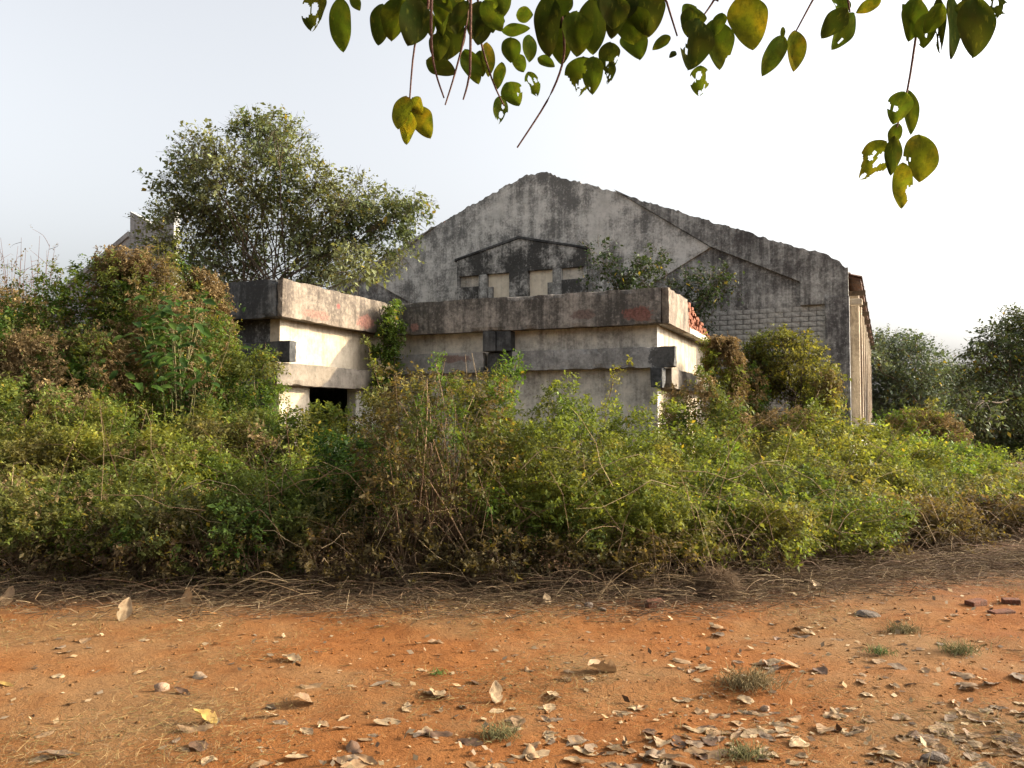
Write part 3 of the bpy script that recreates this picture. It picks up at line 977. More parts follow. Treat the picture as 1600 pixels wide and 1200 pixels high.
def tube_obj(name, paths, mat, parent, k=7):
    """paths: list of (points, r0, r1) -> one mesh"""
    parts = []
    for pts, r0, r1 in paths:
        P = np.array(pts, float)
        s = np.linspace(0, len(P) - 1, 4 * (len(P) - 1) + 1)
        i = np.clip(s.astype(int), 0, len(P) - 2)
        f = (s - i)[:, None]
        p0, p1, p2, p3 = P[np.maximum(i - 1, 0)], P[i], P[i + 1], P[np.minimum(i + 2, len(P) - 1)]
        C = .5 * (2 * p1 + (p2 - p0) * f + (2 * p0 - 5 * p1 + 4 * p2 - p3) * f ** 2 + (3 * p1 - p0 - 3 * p2 + p3) * f ** 3)
        V, Q = tubes(C[None], np.linspace(r0, r1, len(C))[None], k)
        parts.append((V, Q, np.zeros(3)))
    V, Q, _ = merge(parts)
    return obj(name, npmesh(name, V, Q, smooth=True), mat, parent)


def tree(name, label, base, lobes, leaf, n, colors, seed, trunk_r=.14, cat='tree', stems=1, bare=0.0, mat=None, K=9, group=None, fork=.45, gap=.40):
    """lobes: list of (x, y, z, r) relative to base"""
    rng = np.random.default_rng(seed)
    root = thing(name, label, cat, base, 0, group)
    lobes = np.array(lobes, float)
    top = lobes[:, 2].max()
    paths = []
    cen = lobes[:, :3].mean(0)
    fz = top * fork
    sb = [np.array([rng.normal() * .25 * (stems > 1), rng.normal() * .25 * (stems > 1), -.05]) for _ in range(stems)]
    sf = []
    for b in sb:
        f = np.array([b[0] * 2 + cen[0] * .35 + rng.normal() * .25, b[1] * 2 + cen[1] * .3, fz])
        sf.append(f)
        paths.append(([b, (b + f) / 2 + rng.normal(size=3) * .12, f], trunk_r, trunk_r * .65))
    limb = []
    for L in lobes:
        f = sf[rng.integers(stems)]
        m = (f + L[:3]) / 2 + rng.normal(size=3) * L[3] * .2
        m2 = (m + L[:3]) / 2 + rng.normal(size=3) * L[3] * .25
        limb.append(([f, m, m2, L[:3]], trunk_r * .28, trunk_r * .05))
        for _ in range(3):
            e = L[:3] + norm(rng.normal(size=3) + np.array([0, 0, .3])) * L[3] * .9
            limb.append(([m2, (m2 + e) / 2 + rng.normal(size=3) * .1, e], trunk_r * .12, trunk_r * .04))
    tr = tube_obj('trunk', paths, M_BARK, root, 9)
    tube_obj('limbs', limb, M_BARK, tr, 5)
    w = lobes[:, 3] ** 2
    li = rng.choice(len(lobes), size=n // K, p=w / w.sum())
    d = norm(rng.normal(size=(len(li), 3)))
    rr = lobes[li, 3] * (rng.random(len(li)) ** .45) * (1 + .35 * (vnoise(d * 2 + li[:, None], 1.7, seed) - .5) * 2)
    P = lobes[li, :3] + d * rr[:, None] * np.array([1, 1, .85])
    keep = fbm(P, 1.5 / max(.5, lobes[:, 3].mean()), seed) > gap
    P, d = P[keep], d[keep]
    ln = leaf * (3 + 2.5 * rng.random(len(P)))
    V, Q, I = sprigs(rng, P, d * .8 + np.array([0, 0, .35]) + rng.normal(size=P.shape) * .4, ln, K, leaf, .62)
    t = np.clip((fbm(P, .9, seed) - .5) * 3 + .5, 0, 1)[:, None]
    T = jitter(rng, (np.array(colors[0]) * (1 - t) + np.array(colors[1]) * t)[I])
    V2, Q2 = sprig_stems(P, d * .8 + np.array([0, 0, .35]), ln, .004 + leaf * .02)
    obj('crown', npmesh('crown', *merge([(V, Q, np.repeat(T, 4, 0)), (V2, Q2, np.array([.07, .05, .03]))])), mat or M_TREELEAF, root)
    return root


def lobes_px(lst, Y, base, spread=.6, seed=1):
    rng = np.random.default_rng(seed)
    out = []
    for x, y, r in lst:
        R = r * Y / FPX
        p = at(x, y, Y + rng.normal() * spread)
        out.append((*(p - np.array(base)), R))
    return out


# the leafy tree behind the wing
b = at(425, 650, 22.0)
b[2] = 0
tree('leafy_tree', 'spreading leafy tree rising behind the flat roof of the annex', b,
     lobes_px([(300, 300, 50), (290, 370, 60), (300, 240, 26), (340, 258, 42), (350, 330, 60), (400, 215, 34), (410, 268, 50), (430, 340, 65), (450, 215, 26), (455, 240, 30), (480, 300, 46),
               (500, 350, 60), (515, 282, 20), (540, 312, 36), (560, 340, 50), (585, 318, 20), (600, 330, 34), (610, 375, 34), (640, 335, 20), (650, 322, 13), (540, 400, 45), (480, 410, 45), (370, 400, 55), (300, 410, 50), (560, 420, 30), (430, 195, 16), (330, 430, 30), (500, 432, 28), (590, 405, 24), (280, 275, 14), (262, 330, 16), (565, 292, 12), (625, 330, 12), (475, 205, 12), (375, 212, 16), (405, 195, 18), (445, 200, 13), (310, 222, 15), (272, 288, 14), (250, 372, 18)], 22.0, b, .9),
     .11, 52000, ((.085, .115, .05), (.175, .19, .085)), 41, .08, stems=4, fork=.5, K=7, gap=.455)
# saplings rooted on the annex roof
for (cx, lst, lab, sd) in ((985, [(935, 395, 16), (945, 420, 14), (960, 440, 20), (1000, 430, 22), (1020, 415, 20), (1030, 395, 10), (925, 440, 12), (980, 450, 20), (1035, 445, 12)], 'dark sapling growing on the annex roof in front of the gable', 5),
                           (1105, [(1075, 440, 14), (1090, 460, 20), (1110, 440, 20), (1130, 430, 12), (1120, 455, 18), (1095, 480, 18), (1085, 500, 16), (1100, 520, 14), (1140, 445, 8)], 'dark sapling behind the broken brick corner of the annex', 6)):
    Ys = 21.6 if sd == 5 else 22.2
    bb = at(cx, 650, Ys)
    bb[2] = ZB + .18 if sd == 5 else 0
    tree('sapling', lab, bb, lobes_px(lst, Ys, bb, .3, sd), .10, 2000, ((.022, .042, .014), (.04, .062, .02)), sd, .03, cat='sapling', K=6, fork=.3 if sd == 5 else .6)
# small tree wrapped in vines against the gable
b = at(1215, 650, 19.5)
b[2] = 0
tree('vine_covered_tree', 'small tree wrapped in vines against the block courses of the gable', b,
     lobes_px([(1170, 570, 30), (1195, 550, 24), (1225, 545, 26), (1255, 560, 28), (1275, 590, 28), (1285, 620, 22), (1280, 655, 24), (1165, 600, 22), (1200, 590, 28), (1240, 590, 28), (1260, 630, 22), (1170, 640, 18), (1215, 530, 12), (1255, 540, 10)], 19.5, b, .45),
     .075, 26000, ((.045, .075, .02), (.17, .165, .04)), 77, .06, stems=2, mat=M_LEAF, fork=.5)
# trees beyond, at the right; the far ones coloured paler in place of haze
FT = 'trees beyond the thicket'
for (x, y, Y, lst, cols, lab, nm, sd, n) in (
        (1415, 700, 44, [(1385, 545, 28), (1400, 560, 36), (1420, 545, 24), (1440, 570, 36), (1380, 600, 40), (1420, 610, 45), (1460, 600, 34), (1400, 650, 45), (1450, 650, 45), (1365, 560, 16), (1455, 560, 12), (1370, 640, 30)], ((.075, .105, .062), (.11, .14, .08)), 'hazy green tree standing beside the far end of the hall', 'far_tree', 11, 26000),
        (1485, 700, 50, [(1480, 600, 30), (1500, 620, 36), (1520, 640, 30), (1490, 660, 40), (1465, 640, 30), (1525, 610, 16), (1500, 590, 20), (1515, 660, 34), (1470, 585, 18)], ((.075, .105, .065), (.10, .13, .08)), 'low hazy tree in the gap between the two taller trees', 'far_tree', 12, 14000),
        (1585, 720, 30, [(1590, 530, 34), (1522, 640, 26), (1528, 690, 30), (1545, 530, 18), (1575, 500, 20), (1560, 560, 34), (1600, 580, 50), (1540, 600, 34), (1570, 640, 45), (1620, 640, 60), (1545, 680, 36), (1590, 690, 50), (1530, 560, 18), (1610, 500, 22), (1640, 550, 60), (1600, 720, 40), (1555, 720, 30)], ((.045, .066, .028), (.08, .105, .042)), 'dark green tree cut by the right edge of the photo', 'dark_tree', 13, 34000)):
    bb = at(x, 650, Y)
    bb[2] = 0
    tree(nm, lab, bb, lobes_px(lst, Y, bb, 1.2, sd), .0062 * Y * .5 + .04, n, cols, sd, .16, K=7, group=FT)


# bare twiggy shrub at the left skyline
def bare_shrub():
    rng = np.random.default_rng(8)
    b = at(35, 650, 17.5)
    b[2] = 0
    root = thing('bare_shrub', 'bare twiggy shrub with few leaves on the skyline at the left', 'shrub', b)
    paths, tips = [], []
    for i in range(26):
        e = at(rng.uniform(-25, 95), rng.uniform(368, 450), 17.5 + rng.normal() * .5) - b
        s = np.array([e[0] * .35, rng.normal() * .2, 0])
        m = s * .4 + e * .6 + rng.normal(size=3) * .1
        paths.append(([s, m, e], .014, .003))
        for k in range(5):
            f = m + (e - m) * rng.random()
            g = f + norm(rng.normal(size=3) + np.array([0, 0, .9])) * rng.uniform(.2, .5)
            paths.append(([f, (f + g) / 2 + rng.normal(size=3) * .03, g], .005, .002))
            tips.append(g)
    tube_obj('twigs', paths, M_TWIG, root, 4)
    P = np.array(tips)
    V, Q, I = sprigs(rng, P, rng.normal(size=P.shape), np.full(len(P), .15), 4, .06, .6)
    obj('foliage', npmesh('foliage', V, Q, np.repeat(np.array([.16, .12, .06]) * (.6 + .7 * rng.random((len(I), 1))), 4, 0)), M_LEAF, root)


bare_shrub()


# creeper hanging in the inner corner of the annex
def corner_ivy():
    rng = np.random.default_rng(19)
    b = at(606, 650, 19.1)
    b[2] = 0
    root = thing('hanging_creeper', 'dark creeper hanging from the fascia at the inner corner of the annex', 'creeper', b)
    pts = []
    for x, y, r, w in ((612, 486, 9, .8), (607, 510, 14, 1.3), (612, 538, 17, 1.8), (606, 565, 16, 1.4), (597, 592, 14, 1.0), (588, 545, 9, .5), (626, 508, 7, .4), (618, 476, 6, .3)):
        k = int(80 * w)
        R = r * 19 / FPX
        pts.append(at(x, y, 19.0) - b + rng.normal(size=(k, 3)) * np.array([R * .55, .18, R * .6]))
    P = np.concatenate(pts)
    V, Q, I = sprigs(rng, P, rng.normal(size=P.shape) + np.array([0, -.4, -.4]), np.full(len(P), .16), 8, .07, .55)
    T = jitter(rng, palette(rng, P, 'dark')[I] * 1.1)
    obj('foliage', npmesh('foliage', V, Q, np.repeat(T, 4, 0)), M_LEAF, root)
    tube_obj('vine', [([at(592 + i * 9, 480, 19.1) - b, at(600 + i * 6, 540, 19.05) - b, at(597 + i * 5, 650, 19.0) - b, (i * .05, 0, 0)], .008, .014) for i in range(4)], M_BARK, root, 5)


corner_ivy()


# a climbing weed with pale leaves, standing before the lit wing wall
def slim_weed(label, pts, Y, leafc, n, leaf, seed):
    rng = np.random.default_rng(seed)
    b = at(pts[0][0], 650, Y)
    b[2] = 0
    root = thing('tall_weed', label, 'weed', b)
    W = [np.array([0, 0, 0.0])] + [at(x, y, Y) - b for x, y in pts]
    tube_obj('stem', [(W, .009, .003)], M_TWIG, root, 5)
    W = np.array(W[1:])
    t = rng.random(n) ** .8 * (len(W) - 1)
    i = np.minimum(t.astype(int), len(W) - 2)
    P = W[i] + (W[i + 1] - W[i]) * (t - i)[:, None] + rng.normal(size=(n, 3)) * .04
    V, Q, I = sprigs(rng, P, rng.normal(size=P.shape) + np.array([0, 0, .1]), np.full(n, .14), 6, leaf, .55)
    obj('foliage', npmesh('foliage', V, Q, np.repeat(jitter(rng, np.array(leafc)[None].repeat(len(I), 0)), 4, 0)), M_LEAF, root)


slim_weed('tall thin weed with pale leaves leaning before the lit wing wall', [(598, 640), (588, 590), (580, 560), (572, 525)], 14.5, (.12, .14, .03), 40, .06, 1)
slim_weed('short weed standing against the black-stained wing wall', [(400, 620), (412, 570), (415, 535)], 13.9, (.07, .11, .025), 30, .06, 2)
slim_weed('slender yellowish weed in front of the grey wall below the long band', [(945, 660), (955, 610), (962, 580), (985, 568)], 12.6, (.17, .17, .03), 34, .05, 3)
slim_weed('green upright weed beside the black bracket of the annex', [(800, 640), (808, 590), (812, 560)], 12.4, (.09, .16, .025), 60, .055, 4)
slim_weed('green upright weed left of the black bracket of the annex', [(690, 640), (686, 590), (683, 553)], 12.4, (.09, .15, .025), 60, .055, 5)


# broad-leaved plant in the left heap: every leaf is a part
def leaf_mesh(name, L, W, cup=.12, curl=.15, nx=3, ny=7, bites=(), holes=(), seed=0, tint=None, edge=None):
    """a leaf blade in local x (width), y (length), with midrib fold, curl and eaten bits"""
    rng = np.random.default_rng(seed)
    us = np.linspace(-1, 1, 2 * nx + 1)
    vs = np.linspace(0, 1, ny + 1)
    Vv, vid = [], {}
    prof = lambda v: np.sin(np.pi * np.clip(v, 0, 1) ** .88) ** .72 * (1 - .10 * v)
    wob = rng.normal(size=3)
    for j, v in enumerate(vs):
        for i, u in enumerate(us):
            w = prof(v) * W * .5
            x = u * w * (1 + .05 * math.sin(9 * v + wob[0]))
            y = v * L
            z = -cup * W * abs(u) ** 1.5 * -1 * prof(v) - curl * L * v * v + .03 * W * math.sin(7 * v + wob[1] + 2 * u)
            vid[i, j] = len(Vv)
            Vv.append((x, y, z))
    F = []
    for j in range(ny):
        for i in range(2 * nx):
            cu, cv = (us[i] + us[i + 1]) / 2, (vs[j] + vs[j + 1]) / 2
            if any(((cu - a) / r) ** 2 + ((cv - b_) * 2 / r) ** 2 < 1 for a, b_, r in tuple(bites) + tuple(holes)):
                continue
            F.append((vid[i, j], vid[i + 1, j], vid[i + 1, j + 1], vid[i, j + 1]))
    T = None
    V = np.array(Vv)
    if tint is not None:
        T = np.array(tint)[None].repeat(len(V), 0)
        if edge is not None:
            m = np.clip(fbm(np.stack([V[:, 0], V[:, 1], V[:, 1] * 0 + seed], -1), 1.1 / W * 2, seed % 7) * 2.2 - .95, 0, 1)[:, None]
            rim = np.clip((V[:, 1:2] / L - .55) * 1.6, 0, 1)
            m = np.clip(m + rim * .35, 0, 1)
            T = T * (1 - m) + np.array(edge) * m
    return npmesh(name, V, np.array(F), T, smooth=True)


def frame_rot(y_axis, normal):
    """euler of a frame whose +y is the leaf axis and +z its upper face"""
    from mathutils import Matrix
    y = Vector(y_axis).normalized()
    z = Vector(normal)
    z = (z - y * z.dot(y)).normalized()
    x = y.cross(z)
    return Matrix((x, y, z)).transposed().to_euler()


def broad_plant():
    rng = np.random.default_rng(61)
    b = at(262, 650, 12.2)
    b[2] = 0
    root = thing('broad_leaved_plant', 'broad-leaved bright green plant in the left heap', 'plant', b)
    mes = [leaf_mesh('leaf', .22, .12, .15, .3, 2, 6, seed=i, tint=t) for i, t in enumerate(((.04, .085, .016), (.055, .11, .018), (.03, .065, .014), (.075, .125, .022)))]
    stems = []
    for i in range(170):
        p = at(rng.normal(262, 40), rng.uniform(462, 605), 12.05 + rng.normal() * .25) - b
        out = norm(np.array([rng.normal(), -.8 + rng.normal() * .4, rng.normal() * .25 - .15]))
        o = obj('leaf', mes[rng.integers(4)], M_LEAF, root, p, frame_rot(out, (rng.normal() * .3, -.3 + rng.normal() * .3, 1)))
        o.scale = (1, 1, 1) if i < 2 else (s := rng.uniform(.6, 1.1), s, s)
        if i % 9 == 0:
            stems.append(([np.array([p[0] * .5, .25, max(0, p[2] - .9)]), p * .5 + np.array([p[0] * .4, .2, p[2] * .5 - .1]), p], .01, .004))
    tube_obj('stems', stems, M_STEM2, root, 5)


M_STEM2 = rough_mat('green_stem', (.10, .12, .04), (.13, .09, .05), 20, .3)
broad_plant()


# undergrowth filling the floor between the shrubs
def undergrowth():
    rng = np.random.default_rng(90)
    n = 9500
    Y = 9.6 + rng.random(n) ** 1.3 * 13
    X = (rng.random(n) * 2 - 1) * Y * .72
    k = (Y > 8.6 + np.maximum(0, X - 1.5) * .45)
    X, Y = X[k], Y[k]
    al = AT
    lu = (X - ac[0]) * math.cos(al) - (Y - ac[1]) * math.sin(al)
    lv = (X - ac[0]) * math.sin(al) + (Y - ac[1]) * math.cos(al)
    inside = ((lu < -.1) & (lv > -.1)) | ((lu < W0 - .1) & (lv > WF - .1))
    X, Y = X[~inside], Y[~inside]
    hh = .25 + .55 * fbm(np.stack([X, Y, X * 0], -1), .8, 2)
    P = np.stack([X, Y, rng.random(len(X)) ** .6 * hh], -1)
    lf = .05 + .002 * (Y - 8)
    V, Q, I = sprigs(rng, P, rng.normal(size=P.shape) * .5 + np.array([0, -.1, .8]), lf * 4, 9, .062, .5)
    T = jitter(rng, palette(rng, P, 'olive')[I])
    tag(obj('undergrowth', npmesh('undergrowth', V, Q, np.repeat(T, 4, 0)), M_LEAF), 'low tangled leafy undergrowth between the shrubs', 'undergrowth', kind='stuff')


undergrowth()


def edge_y(x):
    """where the thicket meets the track"""
    return 7.2 + np.maximum(0, x - 1.6) * .42


def arcs(rng, B, D, ln, sag, seg=5, r=.0035, wob=.05):
    """bowed dry stalks from B along D"""
    m = len(B)
    t = np.linspace(0, 1, seg)[None, :, None]
    P = B[:, None] + norm(D)[:, None] * ln[:, None, None] * t
    P[..., 2] += (sag[:, None] * 4 * t[..., 0] * (1 - t[..., 0])) * ln[:, None]
    P += np.cumsum(rng.normal(size=P.shape), 1) * wob * ln[:, None, None] * .3
    P[..., 2] = np.maximum(P[..., 2], .008)
    R = np.linspace(1, .45, seg)[None] * (r * (.6 + .8 * rng.random((m, 1))))
    V, Q = tubes(P, R, 3)
    return V, Q


def dry_brush():
    rng = np.random.default_rng(55)
    parts = []
    cols = np.array([(.20, .135, .072), (.14, .09, .05), (.095, .062, .037), (.27, .20, .115), (.12, .072, .044)])
    # stalks leaning out of the thicket and caught inside its dark foot
    m = 620
    X = rng.uniform(-6.8, 8.5, m)
    Y = edge_y(X) + .15 + rng.random(m) * 1.0
    B = np.stack([X, Y, rng.random(m) ** 2 * .5], -1)
    D = np.stack([rng.normal(size=m), -.25 + rng.normal(size=m) * .5, .2 + rng.normal(size=m) * .5], -1)
    V, Q = arcs(rng, B, D, .25 + .6 * rng.random(m), .12 + .15 * rng.random(m), r=.004)
    parts.append((V, Q, np.repeat(cols[rng.integers(5, size=m)] * (.6 + .6 * rng.random((m, 1))), 15, 0)))
    # bare vines straggling over the face of the thicket
    m = 200
    X = rng.uniform(-6.2, 4.2, m)
    Y = edge_y(X) + .1 + rng.random(m) * .5
    B = np.stack([X, Y, .15 + rng.random(m) * 1.0], -1)
    D = np.stack([rng.normal(size=m), rng.normal(size=m) * .2, rng.normal(size=m) * .8], -1)
    V, Q = arcs(rng, B, D, .4 + .8 * rng.random(m), .05 + .2 * rng.random(m), r=.0032, wob=.16)
    parts.append((V, Q, np.repeat(cols[rng.integers(5, size=m)] * (.7 + .7 * rng.random((m, 1))), 15, 0)))
    # stalks laid flat along the foot of the thicket
    m = 5200
    X = rng.uniform(-6.5, 9.5, m)
    Y = edge_y(X) - .3 + rng.random(m) * .8
    z = ground_z(X, Y)
    B = np.stack([X, Y, z + .01 + rng.random(m) ** 2 * .16], -1)
    D = np.stack([np.where(rng.random(m) < .5, -1, 1) + rng.normal(size=m) * .5, rng.normal(size=m) * .65, .05 + rng.normal(size=m) * .12], -1)
    V, Q = arcs(rng, B, D, .1 + .55 * rng.random(m) ** 2, .01 + .07 * rng.random(m), r=.0026)
    parts.append((V, Q, np.repeat(cols[rng.integers(5, size=m)] * (.5 + .6 * rng.random((m, 1))), 15, 0)))
    # fine chaff
    m = 15000
    X = rng.uniform(-6, 9.5, m)
    Y = edge_y(X) - 1.0 + rng.random(m) ** .5 * 1.3 + .25 * (vnoise(np.stack([X, X * 0, X * 0], -1), 1.6, 2) - .5)
    B = np.stack([X, Y, ground_z(X, Y) + .006 + rng.random(m) ** 3 * .07], -1)
    D = rng.normal(size=(m, 3)) * np.array([1.4, .8, .3])
    V, Q = arcs(rng, B, D, .05 + .16 * rng.random(m), .1 * rng.random(m), seg=3, r=.0026)
    parts.append((V, Q, np.repeat(cols[rng.integers(5, size=m)] * (.45 + .6 * rng.random((m, 1))), 9, 0)))
    tag(obj('dry_stalks', npmesh('dry_stalks', *merge(parts)), M_STRAW), 'dry straw and bent stalks matted along the foot of the thicket', 'dry stalks', kind='stuff')


dry_brush()


# single long stems that stand out against the thicket
def long_stem(label, pts, Y, r0, seed, group=None):
    P = [at(x, y, Y + dy) for x, y, dy in pts]
    b = P[0].copy()
    b[2] = 0
    root = thing('bent_stem', label, 'stem', b)
    tube_obj('cane', [([p - b for p in P], r0, r0 * .4)], M_CANE, root, 5)


M_CANE = rough_mat('pale_cane', (.40, .30, .17), (.25, .18, .10), 18, .3)
long_stem('pale bent stem leaning across the thicket left of the brown bush', [(628, 820, .2), (600, 808, 0), (578, 780, 0), (553, 750, -.1), (540, 738, -.1), (505, 722, 0)], 8.0, .008, 1)
long_stem('pale straight stem standing up in the tall brown bush', [(708, 800, .1), (709, 740, 0), (711, 680, -.05), (712, 632, 0)], 7.75, .003, 2)
long_stem('forked pale stem near the foot of the shrubs, below the dark opening', [(518, 845, 0), (522, 825, 0), (535, 805, 0), (553, 790, .1), (552, 818, .1)], 7.7, .006, 3)
long_stem('pale curved stalk arching over the straw below the olive shrub', [(332, 932, 0), (360, 918, 0), (400, 898, -.1), (420, 894, -.1), (450, 910, -.1)], 7.15, .007, 4)
long_stem('pale stalk with split end lying at the foot of the thicket', [(350, 940, 0), (390, 915, 0), (425, 905, -.1), (445, 908, -.1)], 7.05, .007, 5)
long_stem('thin stalk sticking out of the straw in the middle', [(516, 938, 0), (530, 922, 0), (545, 900, 0)], 7.2, .006, 6)
long_stem('thin crossed stalk left of the piece of red brick', [(930, 944, 0), (942, 925, 0), (955, 907, 0)], 7.0, .006, 7)
long_stem('thin pale stalk leaning at the foot of the thicket, upper left of the brick', [(990, 952, 0), (965, 920, .1), (948, 900, .2)], 7.0, .005, 8)


# the matted straw clump at the edge
def straw_clump():
    rng = np.random.default_rng(12)
    g = on_ground(1128, 935)
    root = thing('straw_clump', 'round matted clump of dry straw at the edge of the track', 'straw clump', (g[0], g[1] + .15, 0))
    m = 1500
    d = norm(rng.normal(size=(m, 3)))
    d[:, 2] = np.abs(d[:, 2])
    B = d * np.array([.17, .15, .19]) * (.6 + .45 * rng.random((m, 1)))
    V, Q = arcs(rng, B, np.cross(d, rng.normal(size=(m, 3))), .1 + .14 * rng.random(m), .15 * rng.random(m), r=.0022)
    obj('straw', npmesh('straw', V, Q, np.repeat(np.array([.16, .105, .06]) * (.5 + .7 * rng.random((m, 1))), 15, 0)), M_STRAW, root)


straw_clump()


# ------------------------------------------------------------------ dry grass and small weeds on the track
def dry_grass():
    rng = np.random.default_rng(70)
    m = 46000
    Y = 2.9 + rng.random(m) ** 1.1 * 4.8
    X = (rng.random(m) * 2 - 1) * Y * .72
    P = np.stack([X, Y, X * 0], -1)
    d = fbm(P, .9, 31) + .25 * (fbm(P, 3.5, 33) - .5)
    for px, py, r, w in ((720, 1065, .9, .20), (560, 1075, .7, .15), (1250, 1060, .9, .12), (860, 1050, .6, .18), (1430, 985, 1.2, .16), (620, 1140, .7, .1), (100, 985, 1.0, .1), (200, 1060, .9, -.2), (620, 1005, .8, -.12)):
        g = on_ground(px, py)
        d += w * np.exp(-(((X - g[0]) / r) ** 2 + ((Y - g[1]) / (r * .6)) ** 2))
    keep = rng.random(m) < np.clip((d - .50) * 4.5, .02, .9)
    P = P[keep]
    P[:, 2] = ground_z(P[:, 0], P[:, 1]) - .002
    n = len(P)
    D = rng.normal(size=(n, 3)) * np.array([1, 1, .3]) + np.array([0, 0, .55])
    V, Q = arcs(rng, P, D, .02 + .07 * rng.random(n) ** 2 + .02 * rng.random(n), .2 * rng.random(n), seg=3, r=.0012)
    C = np.array([(.28, .19, .085), (.23, .155, .07), (.20, .16, .06), (.15, .10, .055)])[rng.integers(4, size=n)] * (.6 + .6 * rng.random((n, 1)))
    tag(obj('dry_grass', npmesh('dry_grass', V, Q, np.repeat(C, 9, 0)), M_STRAW), 'short dry grass growing thinly on the red soil', 'grass', kind='stuff')


dry_grass()


def tuft(px, py, n, h, col, label, seed):
    rng = np.random.default_rng(seed)
    g = on_ground(px, py)
    root = thing('grass_tuft', label, 'grass tuft', (g[0], g[1], float(ground_z(g[0], g[1]))))
    B = rng.normal(size=(n, 3)) * np.array([h * .7, h * .5, 0])
    D = rng.normal(size=(n, 3)) * np.array([.7, .7, .2]) + np.array([0, 0, .9])
    V, Q = arcs(rng, B, D, h * (.5 + .7 * rng.random(n)), .1 + .15 * rng.random(n), seg=4, r=.0017)
    obj('blades', npmesh('blades', V, Q, np.repeat(np.array(col) * (.6 + .7 * rng.random((n, 1))), 12, 0)), M_STRAW, root)


tuft(1170, 1070, 420, .12, (.20, .155, .075), 'large pale dry tuft right of the large curled leaf', 1)
tuft(1500, 1022, 200, .09, (.13, .13, .05), 'green tuft near the right edge of the track', 2)
tuft(1374, 1022, 120, .06, (.10, .14, .04), 'small bright green tuft in the right half of the track', 3)
tuft(683, 1050, 80, .04, (.08, .15, .03), 'tiny green tuft in the middle of the track', 4)
tuft(780, 1150, 200, .07, (.14, .13, .055), 'greyish tuft among the leaf litter at the bottom middle', 6)
tuft(1165, 1180, 200, .07, (.15, .145, .06), 'leafy tuft under the litter at the bottom right of centre', 10)
tuft(1410, 985, 260, .08, (.18, .15, .07), 'dry tuft on the right side below the straw', 11)

# ------------------------------------------------------------------ fallen leaves
LEAF_COLORS = {'tan': (.30, .195, .10), 'pale': (.43, .315, .18), 'grey': (.235, .175, .115), 'brown': (.10, .06, .036), 'orange': (.36, .17, .05), 'yellow': (.40, .27, .07)}
rl = np.random.default_rng(33)
DRY = []


def dry_leaf(L, W, seed, cup, curl, fold=0.0):
    """a withered blade: uneven outline, crumpled surface, rolled edges"""
    rng = np.random.default_rng(seed)
    nx, ny = 4, 8
    V, F = [], []
    for j in range(ny + 1):
        v = j / ny
        for i in range(2 * nx + 1):
            u = i / nx - 1
            w = (math.sin(math.pi * min(1, v * .97 + .02) ** .85) ** .7) * W * .5 * (1 + .22 * (vnoise(np.array([v * 5, np.sign(u) * 3, seed]), 1, seed) - .5) * 2)
            x = u * w
            y = v * L * (1 + .05 * (vnoise(np.array([u * 2, 9, seed]), 1, 1) - .5))
            q = np.array([x * 28, y * 28, seed * 1.7])
            z = cup * W * abs(u) ** 1.6 * math.sin(math.pi * v) + curl * L * (v - .4) ** 2 + .019 * (fbm(q, 1, seed) - .5) * 2 + fold * x
            V.append((x, y - L * .5, z))
    k = 2 * nx + 1
    for j in range(ny):
        for i in range(2 * nx):
            edge = (i in (0, 2 * nx - 1)) or j == ny - 1
            if edge and rng.random() < .06:
                continue
            F.append((j * k + i, j * k + i + 1, (j + 1) * k + i + 1, (j + 1) * k + i))
    return npmesh('fallen_leaf', np.array(V), np.array(F))


for i, (L, W, c, k, f) in enumerate(((.17, .105, .05, .1, 0), (.16, .10, .18, -.15, .1), (.18, .10, .06, .18, 0), (.15, .10, .25, .1, -.1), (.17, .11, -.1, -.15, 0),
                                     (.16, .09, .15, .25, .15), (.17, .10, -.2, .1, 0), (.19, .13, .45, .25, 0), (.18, .055, .3, .3, 0), (.13, .10, .1, -.2, 0), (.16, .085, -.1, .2, -.1), (.14, .08, .25, .1, .1))):
    DRY.append(dry_leaf(L, W, i + 2, c, k, f))


def drop_leaf(px, py, size, color, label, group=None, mesh=None, tilt=None, yaw=None, roll=None, name='fallen_leaf'):
    g = on_ground(px, py)
    o = obj(name, DRY[mesh if mesh is not None else rl.choice([0, 1, 2, 4, 5, 6, 8, 9, 10, 11])], M_DRYLEAF)
    yaw = rl.uniform(0, 6.28) if yaw is None else yaw
    tilt = rl.normal() * .07 if tilt is None else tilt
    roll = rl.normal() * .10 if roll is None else roll
    o.rotation_mode = 'XYZ'
    o.rotation_euler = (tilt, roll, yaw)
    o.scale = (size, size, size)
    c = np.array(LEAF_COLORS[color]) * rl.uniform(.7, 1.2)
    o.color = (*c, 1)
    # rest the lowest corner on the soil
    R = o.rotation_euler.to_matrix()
    co = np.empty(len(o.data.vertices) * 3, np.float32)
    o.data.vertices.foreach_get('co', co)
    wv = (np.array(R) @ (co.reshape(-1, 3) * size).T).T
    cz = ground_z(wv[:, 0] + g[0], wv[:, 1] + g[1])
    lift = np.sort(cz - wv[:, 2])[-int(len(cz) * .12)]
    o.location = (g[0], g[1], float(lift))
    tag(o, label, 'leaf', group)
    return o


